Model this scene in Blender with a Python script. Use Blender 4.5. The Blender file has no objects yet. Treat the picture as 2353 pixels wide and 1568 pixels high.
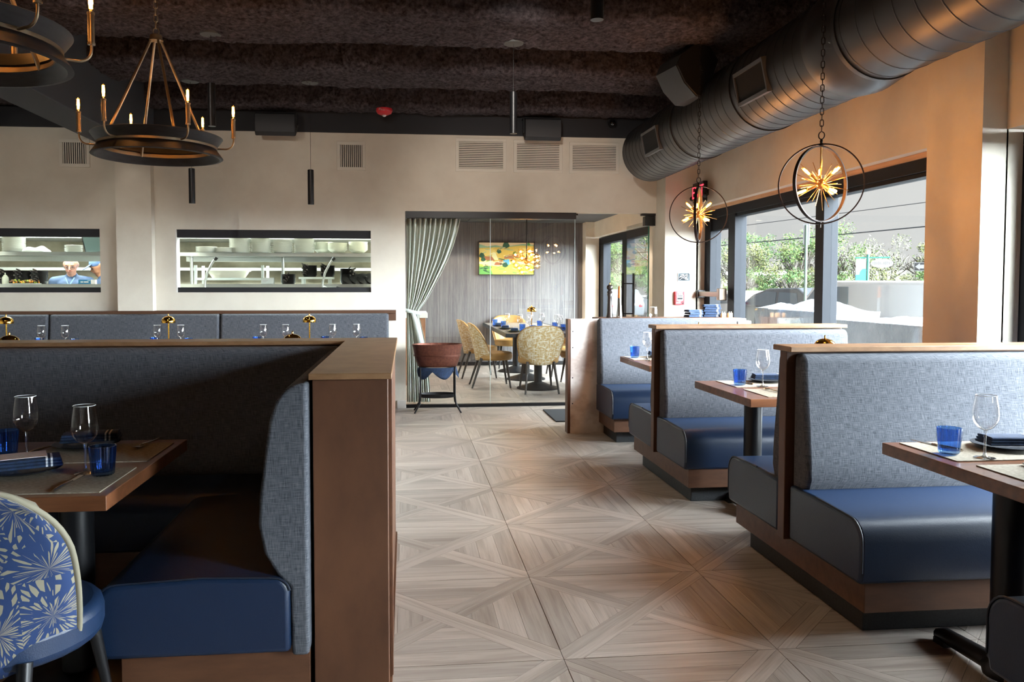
import bpy, math, random
from mathutils import Vector, Matrix, noise
import numpy as np
random.seed(7)
SC = bpy.context.scene
C = SC.collection
PI = math.pi
def R(a): return math.radians(a)

# ------------------------------------------------------------------ camera, sky, sun, exposure
cam_d = bpy.data.cameras.new('camera')
cam = bpy.data.objects.new('camera', cam_d); C.objects.link(cam)
cam.location = (0, 0, 1.37)
cam.rotation_euler = (R(87.5), 0, -math.atan(0.1))
cam_d.sensor_width = 36; cam_d.lens = 36 * 1800 / 2353
cam_d.shift_x = 64.5 / 2353; cam_d.shift_y = -48 / 2353
cam_d.clip_start = 0.05; cam_d.clip_end = 500
SC.camera = cam
W = bpy.data.worlds.new('sky'); SC.world = W; W.use_nodes = True
bg = W.node_tree.nodes['Background']
bg.inputs[0].default_value = (0.90, 0.885, 0.88, 1); bg.inputs[1].default_value = 0.44
sun_d = bpy.data.lights.new('hazy_sun', 'SUN'); sun_d.energy = 92.0; sun_d.angle = R(105); sun_d.color = (0.86, 0.93, 1.0)
sun = bpy.data.objects.new('hazy_sun', sun_d); C.objects.link(sun)
sun.rotation_euler = Vector((-0.86, 0.46, -0.12)).to_track_quat('-Z', 'Y').to_euler()
sun.location = (20, -12, 14)
SC.view_settings.view_transform = 'Standard'; SC.view_settings.look = 'None'
SC.view_settings.gamma = 1; SC.view_settings.use_curve_mapping = False
SC.view_settings.exposure = 1.0
SC.cycles.max_bounces = 5; SC.cycles.diffuse_bounces = 4; SC.cycles.glossy_bounces = 3; SC.cycles.transparent_max_bounces = 12
SC.cycles.use_adaptive_sampling = True; SC.cycles.adaptive_threshold = 0.08; SC.cycles.adaptive_min_samples = 32
SC.cycles.caustics_reflective = False; SC.cycles.caustics_refractive = False
SC.cycles.sample_clamp_indirect = 4.0
SC.cycles.use_denoising = True

# ------------------------------------------------------------------ node helpers and materials
MATS = {}
def newmat(name):
    m = bpy.data.materials.new(name); m.use_nodes = True
    nt = m.node_tree; nt.nodes.clear()
    out = nt.nodes.new('ShaderNodeOutputMaterial'); MATS[name] = m
    return m, nt, out
def N(nt, t, **kw):
    n = nt.nodes.new(t)
    for k, v in kw.items():
        if k.startswith('i_'): n.inputs[k[2:].replace('_', ' ')].default_value = v
        else: setattr(n, k, v)
    return n
def L(nt, a, b): nt.links.new(a, b)
def rgb(c): return (c[0], c[1], c[2], 1)
def hx(s):
    s = s.lstrip('#'); f = lambda v: v / 12.92 if v <= .04045 else ((v + .055) / 1.055) ** 2.4
    return tuple(f(int(s[i:i + 2], 16) / 255) for i in (0, 2, 4))
def noise_fac(nt, coord, scale, detail, ramp, rough=.6, dist=0.0):
    tc = N(nt, 'ShaderNodeTexCoord'); mp = N(nt, 'ShaderNodeMapping'); mp.inputs['Scale'].default_value = scale
    L(nt, tc.outputs[coord], mp.inputs['Vector'])
    nz = N(nt, 'ShaderNodeTexNoise'); nz.inputs['Scale'].default_value = 1; nz.inputs['Detail'].default_value = detail
    nz.inputs['Roughness'].default_value = rough; nz.inputs['Distortion'].default_value = dist
    L(nt, mp.outputs[0], nz.inputs['Vector'])
    mr = N(nt, 'ShaderNodeMapRange'); mr.inputs['From Min'].default_value = ramp[0]; mr.inputs['From Max'].default_value = ramp[1]
    L(nt, nz.outputs['Fac'], mr.inputs['Value'])
    return mr.outputs[0]
def M(name, col, rough=.5, metal=0.0, col2=None, scale=(6, 6, 6), detail=4, ramp=(.35, .65), coord='Object', bump=0.0,
      bscale=None, spec=.5, emit=None, coat=0.0, sheen=0.0):
    if name in MATS: return MATS[name]
    m, nt, out = newmat(name)
    p = N(nt, 'ShaderNodeBsdfPrincipled')
    p.inputs['Base Color'].default_value = rgb(col); p.inputs['Roughness'].default_value = rough
    p.inputs['Metallic'].default_value = metal; p.inputs['Specular IOR Level'].default_value = spec
    p.inputs['Coat Weight'].default_value = coat; p.inputs['Sheen Weight'].default_value = sheen
    if col2 is not None:
        f = noise_fac(nt, coord, scale, detail, ramp)
        mx = N(nt, 'ShaderNodeMix', data_type='RGBA'); mx.inputs['A'].default_value = rgb(col); mx.inputs['B'].default_value = rgb(col2)
        L(nt, f, mx.inputs['Factor']); L(nt, mx.outputs['Result'], p.inputs['Base Color'])
    if bump:
        f = noise_fac(nt, coord, bscale or scale, 5, (0, 1))
        b = N(nt, 'ShaderNodeBump'); b.inputs['Strength'].default_value = 1; b.inputs['Distance'].default_value = bump
        L(nt, f, b.inputs['Height']); L(nt, b.outputs[0], p.inputs['Normal'])
    if emit:
        p.inputs['Emission Color'].default_value = rgb(emit[0]); p.inputs['Emission Strength'].default_value = emit[1]
    L(nt, p.outputs[0], out.inputs[0])
    return m
def thin_glass(name, tint=(1, 1, 1), base=.04, rough=0.0, power=5.0):
    m, nt, out = newmat(name)
    lw = N(nt, 'ShaderNodeLayerWeight'); lw.inputs['Blend'].default_value = .5
    pw = N(nt, 'ShaderNodeMath', operation='POWER'); pw.inputs[1].default_value = power; L(nt, lw.outputs['Facing'], pw.inputs[0])
    ma = N(nt, 'ShaderNodeMath', operation='MULTIPLY_ADD'); ma.inputs[1].default_value = 1 - base; ma.inputs[2].default_value = base
    ma.use_clamp = True
    L(nt, pw.outputs[0], ma.inputs[0])
    tr = N(nt, 'ShaderNodeBsdfTransparent'); tr.inputs[0].default_value = rgb(tint)
    gl = N(nt, 'ShaderNodeBsdfGlossy'); gl.inputs['Roughness'].default_value = rough
    mx = N(nt, 'ShaderNodeMixShader'); L(nt, ma.outputs[0], mx.inputs[0]); L(nt, tr.outputs[0], mx.inputs[1]); L(nt, gl.outputs[0], mx.inputs[2])
    L(nt, mx.outputs[0], out.inputs[0])
    return m
def fabric(name, c1, c2, fine=420, coarse=38, rough=.9, ramp=(.38, .62)):
    """woven tweed: short horizontal and vertical threads of two shades"""
    m, nt, out = newmat(name)
    tc = N(nt, 'ShaderNodeTexCoord'); sx = N(nt, 'ShaderNodeSeparateXYZ'); L(nt, tc.outputs['Object'], sx.inputs[0])
    ad = N(nt, 'ShaderNodeMath', operation='ADD'); L(nt, sx.outputs[0], ad.inputs[0]); L(nt, sx.outputs[1], ad.inputs[1])
    fs = []
    for a, b in ((coarse, fine), (fine, coarse)):
        cb = N(nt, 'ShaderNodeCombineXYZ')
        m1 = N(nt, 'ShaderNodeMath', operation='MULTIPLY'); m1.inputs[1].default_value = a; L(nt, ad.outputs[0], m1.inputs[0]); L(nt, m1.outputs[0], cb.inputs[0])
        m2 = N(nt, 'ShaderNodeMath', operation='MULTIPLY'); m2.inputs[1].default_value = b; L(nt, sx.outputs[2], m2.inputs[0]); L(nt, m2.outputs[0], cb.inputs[1])
        nz = N(nt, 'ShaderNodeTexNoise'); nz.inputs['Scale'].default_value = 1; nz.inputs['Detail'].default_value = 2; L(nt, cb.outputs[0], nz.inputs['Vector'])
        fs.append(nz.outputs['Fac'])
    av = N(nt, 'ShaderNodeMath', operation='ADD'); L(nt, fs[0], av.inputs[0]); L(nt, fs[1], av.inputs[1])
    mr = N(nt, 'ShaderNodeMapRange'); mr.inputs['From Min'].default_value = ramp[0] * 2; mr.inputs['From Max'].default_value = ramp[1] * 2; L(nt, av.outputs[0], mr.inputs['Value'])
    mx = N(nt, 'ShaderNodeMix', data_type='RGBA'); mx.inputs['A'].default_value = rgb(c1); mx.inputs['B'].default_value = rgb(c2)
    L(nt, mr.outputs[0], mx.inputs['Factor'])
    p = N(nt, 'ShaderNodeBsdfPrincipled'); p.inputs['Roughness'].default_value = rough; p.inputs['Specular IOR Level'].default_value = .2
    L(nt, mx.outputs['Result'], p.inputs['Base Color'])
    b = N(nt, 'ShaderNodeBump'); b.inputs['Distance'].default_value = .0008; L(nt, av.outputs[0], b.inputs['Height']); L(nt, b.outputs[0], p.inputs['Normal'])
    L(nt, p.outputs[0], out.inputs[0])
    return m
def emission(name, col, s):
    m, nt, out = newmat(name); e = N(nt, 'ShaderNodeEmission'); e.inputs[0].default_value = rgb(col); e.inputs[1].default_value = s
    L(nt, e.outputs[0], out.inputs[0]); return m
def plank_wood(name, c1, c2, c3):
    """oak print: grain runs along U, tint comes from the piece"""
    m, nt, out = newmat(name)
    uv = N(nt, 'ShaderNodeUVMap'); uv.uv_map = 'UVMap'
    at = N(nt, 'ShaderNodeAttribute'); at.attribute_name = 'tint'
    oi = N(nt, 'ShaderNodeObjectInfo')
    ad = N(nt, 'ShaderNodeMath', operation='ADD'); L(nt, at.outputs['Fac'], ad.inputs[0]); L(nt, oi.outputs['Random'], ad.inputs[1])
    fr = N(nt, 'ShaderNodeMath', operation='FRACT'); L(nt, ad.outputs[0], fr.inputs[0])
    cb = N(nt, 'ShaderNodeCombineXYZ'); ml = N(nt, 'ShaderNodeMath', operation='MULTIPLY'); ml.inputs[1].default_value = 37.0
    L(nt, fr.outputs[0], ml.inputs[0]); L(nt, ml.outputs[0], cb.inputs[2]); L(nt, ml.outputs[0], cb.inputs[0])
    va = N(nt, 'ShaderNodeVectorMath', operation='ADD'); L(nt, uv.outputs[0], va.inputs[0]); L(nt, cb.outputs[0], va.inputs[1])
    def nz(sc, det, dist):
        mp = N(nt, 'ShaderNodeMapping'); mp.inputs['Scale'].default_value = sc; L(nt, va.outputs[0], mp.inputs[0])
        n = N(nt, 'ShaderNodeTexNoise'); n.inputs['Scale'].default_value = 1; n.inputs['Detail'].default_value = det; n.inputs['Distortion'].default_value = dist
        L(nt, mp.outputs[0], n.inputs['Vector']); return n.outputs['Fac']
    g1 = nz((1.6, 26, 1), 5, .6); g2 = nz((5, 130, 1), 3, .2)
    r1 = N(nt, 'ShaderNodeMapRange'); r1.inputs['From Min'].default_value = .40; r1.inputs['From Max'].default_value = .72; L(nt, g1, r1.inputs['Value'])
    mx = N(nt, 'ShaderNodeMix', data_type='RGBA'); mx.inputs['A'].default_value = rgb(c1); mx.inputs['B'].default_value = rgb(c2); L(nt, r1.outputs[0], mx.inputs['Factor'])
    r2 = N(nt, 'ShaderNodeMapRange'); r2.inputs['From Min'].default_value = .5; r2.inputs['From Max'].default_value = .8; r2.inputs['To Max'].default_value = .45; L(nt, g2, r2.inputs['Value'])
    m2 = N(nt, 'ShaderNodeMix', data_type='RGBA'); m2.inputs['B'].default_value = rgb(c3); L(nt, r2.outputs[0], m2.inputs['Factor']); L(nt, mx.outputs['Result'], m2.inputs['A'])
    hs = N(nt, 'ShaderNodeHueSaturation'); L(nt, m2.outputs['Result'], hs.inputs['Color'])
    r3 = N(nt, 'ShaderNodeMapRange'); r3.inputs['To Min'].default_value = .80; r3.inputs['To Max'].default_value = 1.14; L(nt, fr.outputs[0], r3.inputs['Value']); L(nt, r3.outputs[0], hs.inputs['Value'])
    p = N(nt, 'ShaderNodeBsdfPrincipled'); p.inputs['Roughness'].default_value = .36; p.inputs['Specular IOR Level'].default_value = .55
    L(nt, hs.outputs[0], p.inputs['Base Color'])
    L(nt, p.outputs[0], out.inputs[0]); return m

wall_m = M('wall_paint', hx('dcd6c8'), .85, col2=hx('d4cdbf'), scale=(3, 3, 3), bump=.0006, bscale=(160, 160, 160), spec=.25)
white_m = M('white_paint', hx('d8d5cf'), .8)
patch_m = M('patched_plaster', hx('d5cdc8'), .85, col2=hx('b0a29a'), scale=(4, 4, 5), ramp=(.42, .62))
black_band_m = M('black_paint', hx('1b1b1f'), .7)
spray_m = M('sprayed_insulation', hx('635c60'), 1.0, col2=hx('2a2628'), scale=(30, 30, 30), ramp=(.3, .7), bump=.02, bscale=(55, 55, 55), spec=.05)
girder_m = M('girder_paint', hx('34373c'), .75)
duct_m = M('duct_paint', hx('2c2e32'), .42, .35, col2=hx('27292c'), scale=(2, 2, 2), spec=.6)
duct_dark_m = M('duct_inside', hx('0a0a0b'), .9)
frame_m = M('bronze_aluminium', hx('191c21'), .6, 0.0, spec=.15)
trimwood_m = M('raw_wood_strip', hx('c39c78'), .7, col2=hx('a97f5c'), scale=(3, 3, 40))
fab_m = fabric('tweed_upholstery', hx('31353e'), hx('66696f'), 430, 26, ramp=(.34, .66))
leather_m = M('navy_vinyl', hx('11233d'), .38, bump=.0006, bscale=(260, 260, 260), spec=.45)
pipe_m = M('navy_piping', hx('141d2c'), .45)
walnut_m = M('stained_maple', hx('5f3c26'), .5, col2=hx('4a2c1a'), scale=(7, 7, 3.5), ramp=(.3, .7), detail=6)
walnuth_m = M('stained_maple_rail', hx('63402a'), .5, col2=hx('4e301e'), scale=(6, 30, 26), ramp=(.3, .7), detail=6)
cap_m = M('stained_cap', hx('8a6a4c'), .38, col2=hx('74553a'), scale=(10, 10, 30), detail=5)
plinth_m = M('black_plinth', hx('1d1f22'), .6, col2=hx('2b2d30'), scale=(90, 90, 90))
table_m = M('table_walnut', hx('7a4e33'), .3, col2=hx('553320'), scale=(3, 26, 26), ramp=(.3, .7), detail=6, coat=.25)
black_m = M('black_metal', hx('141518'), .38, .3)
iron_m = M('wrought_iron', hx('1b1c20'), .5, .4)
brass_m = M('brushed_brass', hx('b08d5a'), .32, 1.0)
champ_m = M('champagne_metal', hx('b5a286'), .34, .9)
gold_m = M('polished_gold', hx('dba747'), .10, 1.0)
steel_m = M('stainless_steel', hx('b9bcb9'), .30, .9)
steelw_m = M('satin_steel', hx('c4c9c4'), .5, .3)
silver_m = M('cutlery_steel', hx('cfc8c0'), .15, 1.0)
china_m = M('white_china', hx('eeeee6'), .3)
kwhite_m = M('kitchen_white', hx('dfe6e0'), .6)
pan_m = M('black_pan', hx('191a1c'), .35, .5)
glass_m = thin_glass('window_glass', (.97, .99, .985), .035)
wine_m = thin_glass('wine_crystal', (.985, .985, .985), .07, 0, 2.3)
stem_m = thin_glass('stem_crystal', (.9, .92, .93), .22, 0.02, 2.0)
blue_m = thin_glass('blue_glass', (.44, .64, .92), .06, .02, 3.0)
bulbglass_m = thin_glass('bulb_glass', (1.0, .86, .62), .05)
fil_m = emission('filament', (1.0, .45, .07), 15)
filw_m = emission('downlight_lens', (1.0, .66, .30), 3)
navy_m = M('navy_linen', hx('1b2b42'), .9, col2=hx('22385a'), scale=(60, 60, 60))
wstripe_m = M('white_linen', hx('d5dae0'), .9)
mat_m = M('woven_placemat', hx('a39a88'), .9, col2=hx('776e60'), scale=(70, 260, 40), ramp=(.35, .65), bump=.001)
plate_dark_m = M('dark_charger', hx('15191f'), .25)
paper_m = M('menu_paper', hx('d9cfcb'), .8)
red_m = M('red_plastic', hx('c4202c'), .35)
oak_m = plank_wood('oak_tile', hx('b0a69d'), hx('93877d'), hx('72675f'))
grout_m = M('grout', hx('8a7460'), .9)
pillar_note = None

# ------------------------------------------------------------------ mesh builder
class MB:
    def __init__(s): s.v = []; s.f = []; s.m = []; s.cur = 0
    def add(s, vs, fs):
        b = len(s.v); s.v.extend([tuple(v) for v in vs]); s.f.extend([tuple(i + b for i in f) for f in fs]); s.m.extend([s.cur] * len(fs)); return s
    def box(s, x0, x1, y0, y1, z0, z1):
        v = [(x0, y0, z0), (x1, y0, z0), (x1, y1, z0), (x0, y1, z0), (x0, y0, z1), (x1, y0, z1), (x1, y1, z1), (x0, y1, z1)]
        return s.add(v, [(0, 3, 2, 1), (4, 5, 6, 7), (0, 1, 5, 4), (1, 2, 6, 5), (2, 3, 7, 6), (3, 0, 4, 7)])
    def xbox(s, mat, a, b, c):
        """box of half sizes a,b,c under a 4x4 matrix"""
        v = [mat @ Vector((i * a, j * b, k * c)) for k in (-1, 1) for i, j in ((-1, -1), (1, -1), (1, 1), (-1, 1))]
        return s.add(v, [(0, 3, 2, 1), (4, 5, 6, 7), (0, 1, 5, 4), (1, 2, 6, 5), (2, 3, 7, 6), (3, 0, 4, 7)])
    def tube(s, pts, r, n=8, caps=True):
        pts = [Vector(p) for p in pts]; k = len(pts)
        rs = r if isinstance(r, (list, tuple)) else [r] * k
        vs = []; up = None
        for i, p in enumerate(pts):
            d = (pts[min(i + 1, k - 1)] - pts[max(i - 1, 0)]).normalized()
            if up is None: up = d.orthogonal().normalized()
            a = (up - d * up.dot(d))
            a = a.normalized() if a.length > 1e-6 else d.orthogonal().normalized()
            up = a; b = d.cross(a)
            for j in range(n):
                t = 2 * PI * j / n; vs.append(p + (a * math.cos(t) + b * math.sin(t)) * rs[i])
        fs = [(i * n + j, i * n + (j + 1) % n, (i + 1) * n + (j + 1) % n, (i + 1) * n + j) for i in range(k - 1) for j in range(n)]
        if caps: fs += [tuple(range(n - 1, -1, -1)), tuple(range((k - 1) * n, k * n))]
        return s.add(vs, fs)
    def loop(s, pts, r, n=6):
        pts = [Vector(p) for p in pts]; k = len(pts); vs = []
        cen = sum(pts, Vector()) / k
        nor = (pts[0] - cen).cross(pts[k // 4] - cen).normalized()
        for i, p in enumerate(pts):
            d = (pts[(i + 1) % k] - pts[i - 1]).normalized(); a = nor; b = d.cross(a)
            for j in range(n):
                t = 2 * PI * j / n; vs.append(p + (a * math.cos(t) + b * math.sin(t)) * r)
        fs = [(i * n + j, i * n + (j + 1) % n, ((i + 1) % k) * n + (j + 1) % n, ((i + 1) % k) * n + j) for i in range(k) for j in range(n)]
        return s.add(vs, fs)
    def lathe(s, prof, n=24, c=(0, 0, 0), close=False, rib=0, ribn=0, mat=None):
        vs = []; k = len(prof)
        for (r, z) in prof:
            for j in range(n):
                t = 2 * PI * j / n; rr = r * (1 + (rib * math.cos(ribn * t) if ribn else 0))
                vs.append(Vector((rr * math.cos(t), rr * math.sin(t), z)))
        vs = [(mat @ v if mat else v + Vector(c)) for v in vs]
        fs = [(i * n + j, i * n + (j + 1) % n, (i + 1) * n + (j + 1) % n, (i + 1) * n + j) for i in range(k - 1) for j in range(n)]
        if prof[0][0] > 1e-5 and not close: fs.append(tuple(range(n - 1, -1, -1)))
        if prof[-1][0] > 1e-5 and not close: fs.append(tuple(range((k - 1) * n, k * n)))
        if close: fs += [((k - 1) * n + j, (k - 1) * n + (j + 1) % n, (j + 1) % n, j) for j in range(n)]
        return s.add(vs, fs)
    def prism(s, poly, a, b, axis='x'):
        """extrude a 2D polygon along an axis from a to b: x:(y,z) y:(x,z) z:(x,y)"""
        n = len(poly)
        f = {'x': lambda p, t: (t, p[0], p[1]), 'y': lambda p, t: (p[0], t, p[1]), 'z': lambda p, t: (p[0], p[1], t)}[axis]
        vs = [f(p, a) for p in poly] + [f(p, b) for p in poly]
        fs = [(i, (i + 1) % n, n + (i + 1) % n, n + i) for i in range(n)] + [tuple(range(n - 1, -1, -1)), tuple(range(n, 2 * n))]
        return s.add(vs, fs)
    def ball(s, c, r, n=12, k=8, sc=(1, 1, 1), mat=None):
        vs = [Vector((0, 0, -1))]
        for i in range(1, k):
            p = -PI / 2 + PI * i / k
            for j in range(n):
                t = 2 * PI * j / n; vs.append(Vector((math.cos(p) * math.cos(t), math.cos(p) * math.sin(t), math.sin(p))))
        vs.append(Vector((0, 0, 1)))
        sv = [Vector((v.x * r * sc[0], v.y * r * sc[1], v.z * r * sc[2])) for v in vs]
        sv = [(mat @ v if mat else v + Vector(c)) for v in sv]
        fs = [(0, 1 + (j + 1) % n, 1 + j) for j in range(n)]
        fs += [(1 + i * n + j, 1 + i * n + (j + 1) % n, 1 + (i + 1) * n + (j + 1) % n, 1 + (i + 1) * n + j) for i in range(k - 2) for j in range(n)]
        b = 1 + (k - 2) * n; fs += [(b + j, b + (j + 1) % n, len(vs) - 1) for j in range(n)]
        return s.add(sv, fs)
    def grid(s, fn, nu, nv):
        vs = [fn(i / nu, j / nv) for j in range(nv + 1) for i in range(nu + 1)]
        w = nu + 1
        return s.add(vs, [(j * w + i, j * w + i + 1, (j + 1) * w + i + 1, (j + 1) * w + i) for j in range(nv) for i in range(nu)])
    def mesh(s, name, mats, smooth=None):
        me = bpy.data.meshes.new(name); me.from_pydata(s.v, [], s.f)
        for m in (mats if isinstance(mats, (list, tuple)) else [mats]): me.materials.append(m)
        if any(s.m): me.polygons.foreach_set('material_index', s.m)
        me.update()
        if smooth is not None:
            me.polygons.foreach_set('use_smooth', [True] * len(me.polygons))
            if smooth < 180: me.set_sharp_from_angle(angle=R(smooth))
        return me
    def build(s, name, mats, parent=None, smooth=None, bevel=0, seg=2, solid=0, sub=0, loc=None):
        o = bpy.data.objects.new(name, s.mesh(name, mats, smooth)); C.objects.link(o)
        if parent is not None: o.parent = parent
        if loc: o.location = loc
        if solid:
            md = o.modifiers.new('thick', 'SOLIDIFY'); md.thickness = solid; md.offset = 0
        if bevel:
            md = o.modifiers.new('bevel', 'BEVEL'); md.width = bevel; md.segments = seg; md.limit_method = 'ANGLE'; md.angle_limit = R(40)
            if smooth is None:
                o.data.polygons.foreach_set('use_smooth', [True] * len(o.data.polygons)); md.harden_normals = True
        if sub:
            md = o.modifiers.new('sub', 'SUBSURF'); md.levels = sub; md.render_levels = sub
        return o
def bx(*a): return MB().box(*a)
def tag(o, label=None, cat=None, group=None, kind=None):
    if label: o['label'] = label
    if cat: o['category'] = cat
    if group: o['group'] = group
    if kind: o['kind'] = kind
    return o
def thing(name, label, cat=None, loc=(0, 0, 0), rz=0.0, group=None):
    o = bpy.data.objects.new(name, None); C.objects.link(o); o.location = loc; o.rotation_euler = (0, 0, rz)
    o.empty_display_size = .1
    return tag(o, label, cat, group)
def copy_tree(o, parent=None):
    c = o.copy(); C.objects.link(c)
    if parent is not None: c.parent = parent
    for ch in o.children: copy_tree(ch, c)
    return c
def put(proto, loc, rz=0.0, label=None, group=None, scale=None):
    """the first call places the prototype itself, later calls a copy of it and its parts"""
    if proto.get('placed'): o = copy_tree(proto)
    else: o = proto; proto['placed'] = 1
    o.location = loc; o.rotation_euler = (0, 0, rz)
    if scale: o.scale = (scale,) * 3
    if label: o['label'] = label
    if group: o['group'] = group
    elif 'group' in o: del o['group']
    return o
def struct(o, label=None): o['kind'] = 'structure'; (tag(o, label) if label else None); return o
def text(s, size, mat, loc, rot, parent, name='lettering', depth=.0006, align='CENTER', xs=1.0):
    cu = bpy.data.curves.new(name, 'FONT'); cu.body = s; cu.size = size; cu.extrude = depth; cu.align_x = align; cu.align_y = 'CENTER'
    o = bpy.data.objects.new(name, cu); C.objects.link(o); cu.materials.append(mat); o.location = loc; o.rotation_euler = rot; o.scale = (xs, 1, 1)
    bpy.context.view_layer.update()
    me = bpy.data.meshes.new_from_object(o.evaluated_get(bpy.context.evaluated_depsgraph_get())); C.objects.unlink(o); bpy.data.objects.remove(o)
    me.name = name; q = bpy.data.objects.new(name, me); C.objects.link(q); q.location = loc; q.rotation_euler = rot; q.scale = (xs, 1, 1)
    if not me.materials: me.materials.append(mat)
    if parent: q.parent = parent
    return q
def point_light(name, loc, e, col, size, parent=None):
    d = bpy.data.lights.new(name, 'POINT'); d.energy = e; d.color = col; d.shadow_soft_size = size
    o = bpy.data.objects.new(name, d); C.objects.link(o); o.location = loc
    if parent: o.parent = parent
    return o
WARM = (1.0, .45, .15)

# ================================================================== SETTING
YB = 8.77
# ---- floor: square tiles, each laid as a star of oak planks
floor = struct(bx(-6.2, 3.5, -3.7, 13.6, -.06, -.006).build('floor', grout_m), 'pale oak floor of square tiles in a star pattern')
TS = .816; TX0, TY0 = .573, 2.775
def clip(poly, nx, ny, d):
    """keep nx*x+ny*y <= d"""
    out = []
    for i in range(len(poly)):
        a, b = poly[i], poly[(i + 1) % len(poly)]
        da, db = nx * a[0] + ny * a[1] - d, nx * b[0] + ny * b[1] - d
        if da <= 0: out.append(a)
        if da * db < 0:
            t = da / (da - db); out.append((a[0] + t * (b[0] - a[0]), a[1] + t * (b[1] - a[1])))
    return out
def tile_pieces():
    h = TS / 2 - .0012; q = [(-h, -h), (h, -h), (h, h), (-h, h)]; g = .0007; w = .052; r2 = math.sqrt(.5); ps = []
    def piece(planes, ang):
        p = q
        for nx, ny, d in planes: p = clip(p, nx, ny, d - g)
        if len(p) > 2: ps.append((p, ang))
    for lo, hi in ((-w, 0), (0, w)):                       # diagonal one, full length; diagonal two in halves
        piece([(r2, -r2, hi), (-r2, r2, -lo)], PI / 4)
        for sgn in (-1, 1): piece([(r2, r2, hi), (-r2, -r2, -lo), (sgn * r2, -sgn * r2, -w)], -PI / 4)
    e = h / 4
    for k in range(4):                                     # four triangles of four planks each
        c, s = round(math.cos(k * PI / 2)), round(math.sin(k * PI / 2))
        for j in range(4):
            hi = -e * j; lo = -e * (j + 1)
            pl = [(-s, c, hi), (s, -c, -lo)]
            pl += [((r2 * a) * c - r2 * s, (r2 * a) * s + r2 * c, -w) for a in (-1, 1)]
            piece(pl, k * PI / 2)
    return ps
def plank_mb(pieces, idx, meshname):
    vs, fs, uvs, tint = [], [], [], []
    for (p, ang), i in zip(pieces, idx):
        b = len(vs); n = len(p); ca, sa = math.cos(ang), math.sin(ang)
        vs += [(x, y, 0) for x, y in p] + [(x, y, -.006) for x, y in p]
        fs.append(tuple(range(b, b + n))); fs += [(b + k, b + n + k, b + n + (k + 1) % n, b + (k + 1) % n) for k in range(n)]
        t = (i * .377) % 1.0; tint += [t] * (2 * n)
        uvs += [(x * ca + y * sa + i * 1.7, -x * sa + y * ca + i * .31) for x, y in p] * 2
    me = bpy.data.meshes.new(meshname); me.from_pydata(vs, [], fs); me.materials.append(oak_m)
    uv = me.uv_layers.new(name='UVMap')
    for lp in me.loops: uv.data[lp.index].uv = uvs[lp.vertex_index]
    at = me.attributes.new('tint', 'FLOAT', 'POINT'); at.data.foreach_set('value', tint); me.update()
    return me
TP = tile_pieces()
tile_full = plank_mb(TP, range(len(TP)), 'floor_tile')
tile_base = bx(-TS / 2 + .001, TS / 2 - .001, -TS / 2 + .001, TS / 2 - .001, -.009, -.0045).mesh('floor_tile_bed', grout_m)
plank_me = [plank_mb([p], [i], 'plank') for i, p in enumerate(TP)]
near_tiles = {(i, j) for i in (0, 1) for j in (-1, 0, 1, 2, 3, 4)} | {(-1, 2)}
for i in range(-8, 4):
    for j in range(-4, 13):
        x, y = TX0 + TS * (i + .5), TY0 + TS * (j + .5)
        if x > 3.6 or (x < -3.2): continue
        if j > 7 and x < -.3: continue
        o = bpy.data.objects.new('floor_tile', tile_base if (i, j) in near_tiles else tile_full); C.objects.link(o); o.parent = floor; o.location = (x, y, 0)
        if (i + j) % 2: o.rotation_euler = (0, 0, PI / 2)
        if (i, j) in near_tiles:
            for me in plank_me:
                p = bpy.data.objects.new('plank', me); C.objects.link(p); p.parent = o

# ---- back wall with the two kitchen hatches and the glass front of the private room
m = MB()
K = [(-4.75, -3.25), (-2.47, -.38)]
for a, b in ((-6.1, -4.75), (-3.25, -2.47), (-.38, 0.0)): m.box(a, b, YB, YB + .12, 0, 3.7)
for a, b in K: m.box(a, b, YB, YB + .12, 0, 1.30); m.box(a, b, YB, YB + .12, 1.98, 3.7)
m.box(0, 2.86, YB, YB + .12, 2.2, 3.7); m.box(2.86, 3.5, YB, YB + .12, 0, 3.7)
wall_back = struct(m.build('wall_back', wall_m), 'beige painted back wall with two kitchen hatches and a wide glazed opening')
struct(bx(-3.04, -2.68, YB - .11, YB, 0, 2.8).build('column_back', wall_m), 'beige square column between the two kitchen hatches')
struct(bx(2.86, 3.24, YB - .31, YB, 0, 3.7).build('column_corner', wall_m), 'pale corner pilaster holding the fire alarm pull')
struct(bx(-6, 3.2, YB - .02, YB, 3.045, 3.66).build('trim_1', black_band_m), 'black painted band along the top of the back wall')
struct(bx(-.1, 0.0, YB - .012, YB, 0, .09).build('baseboard_back', white_m, bevel=.003), 'short white baseboard left of the glass front')
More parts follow.
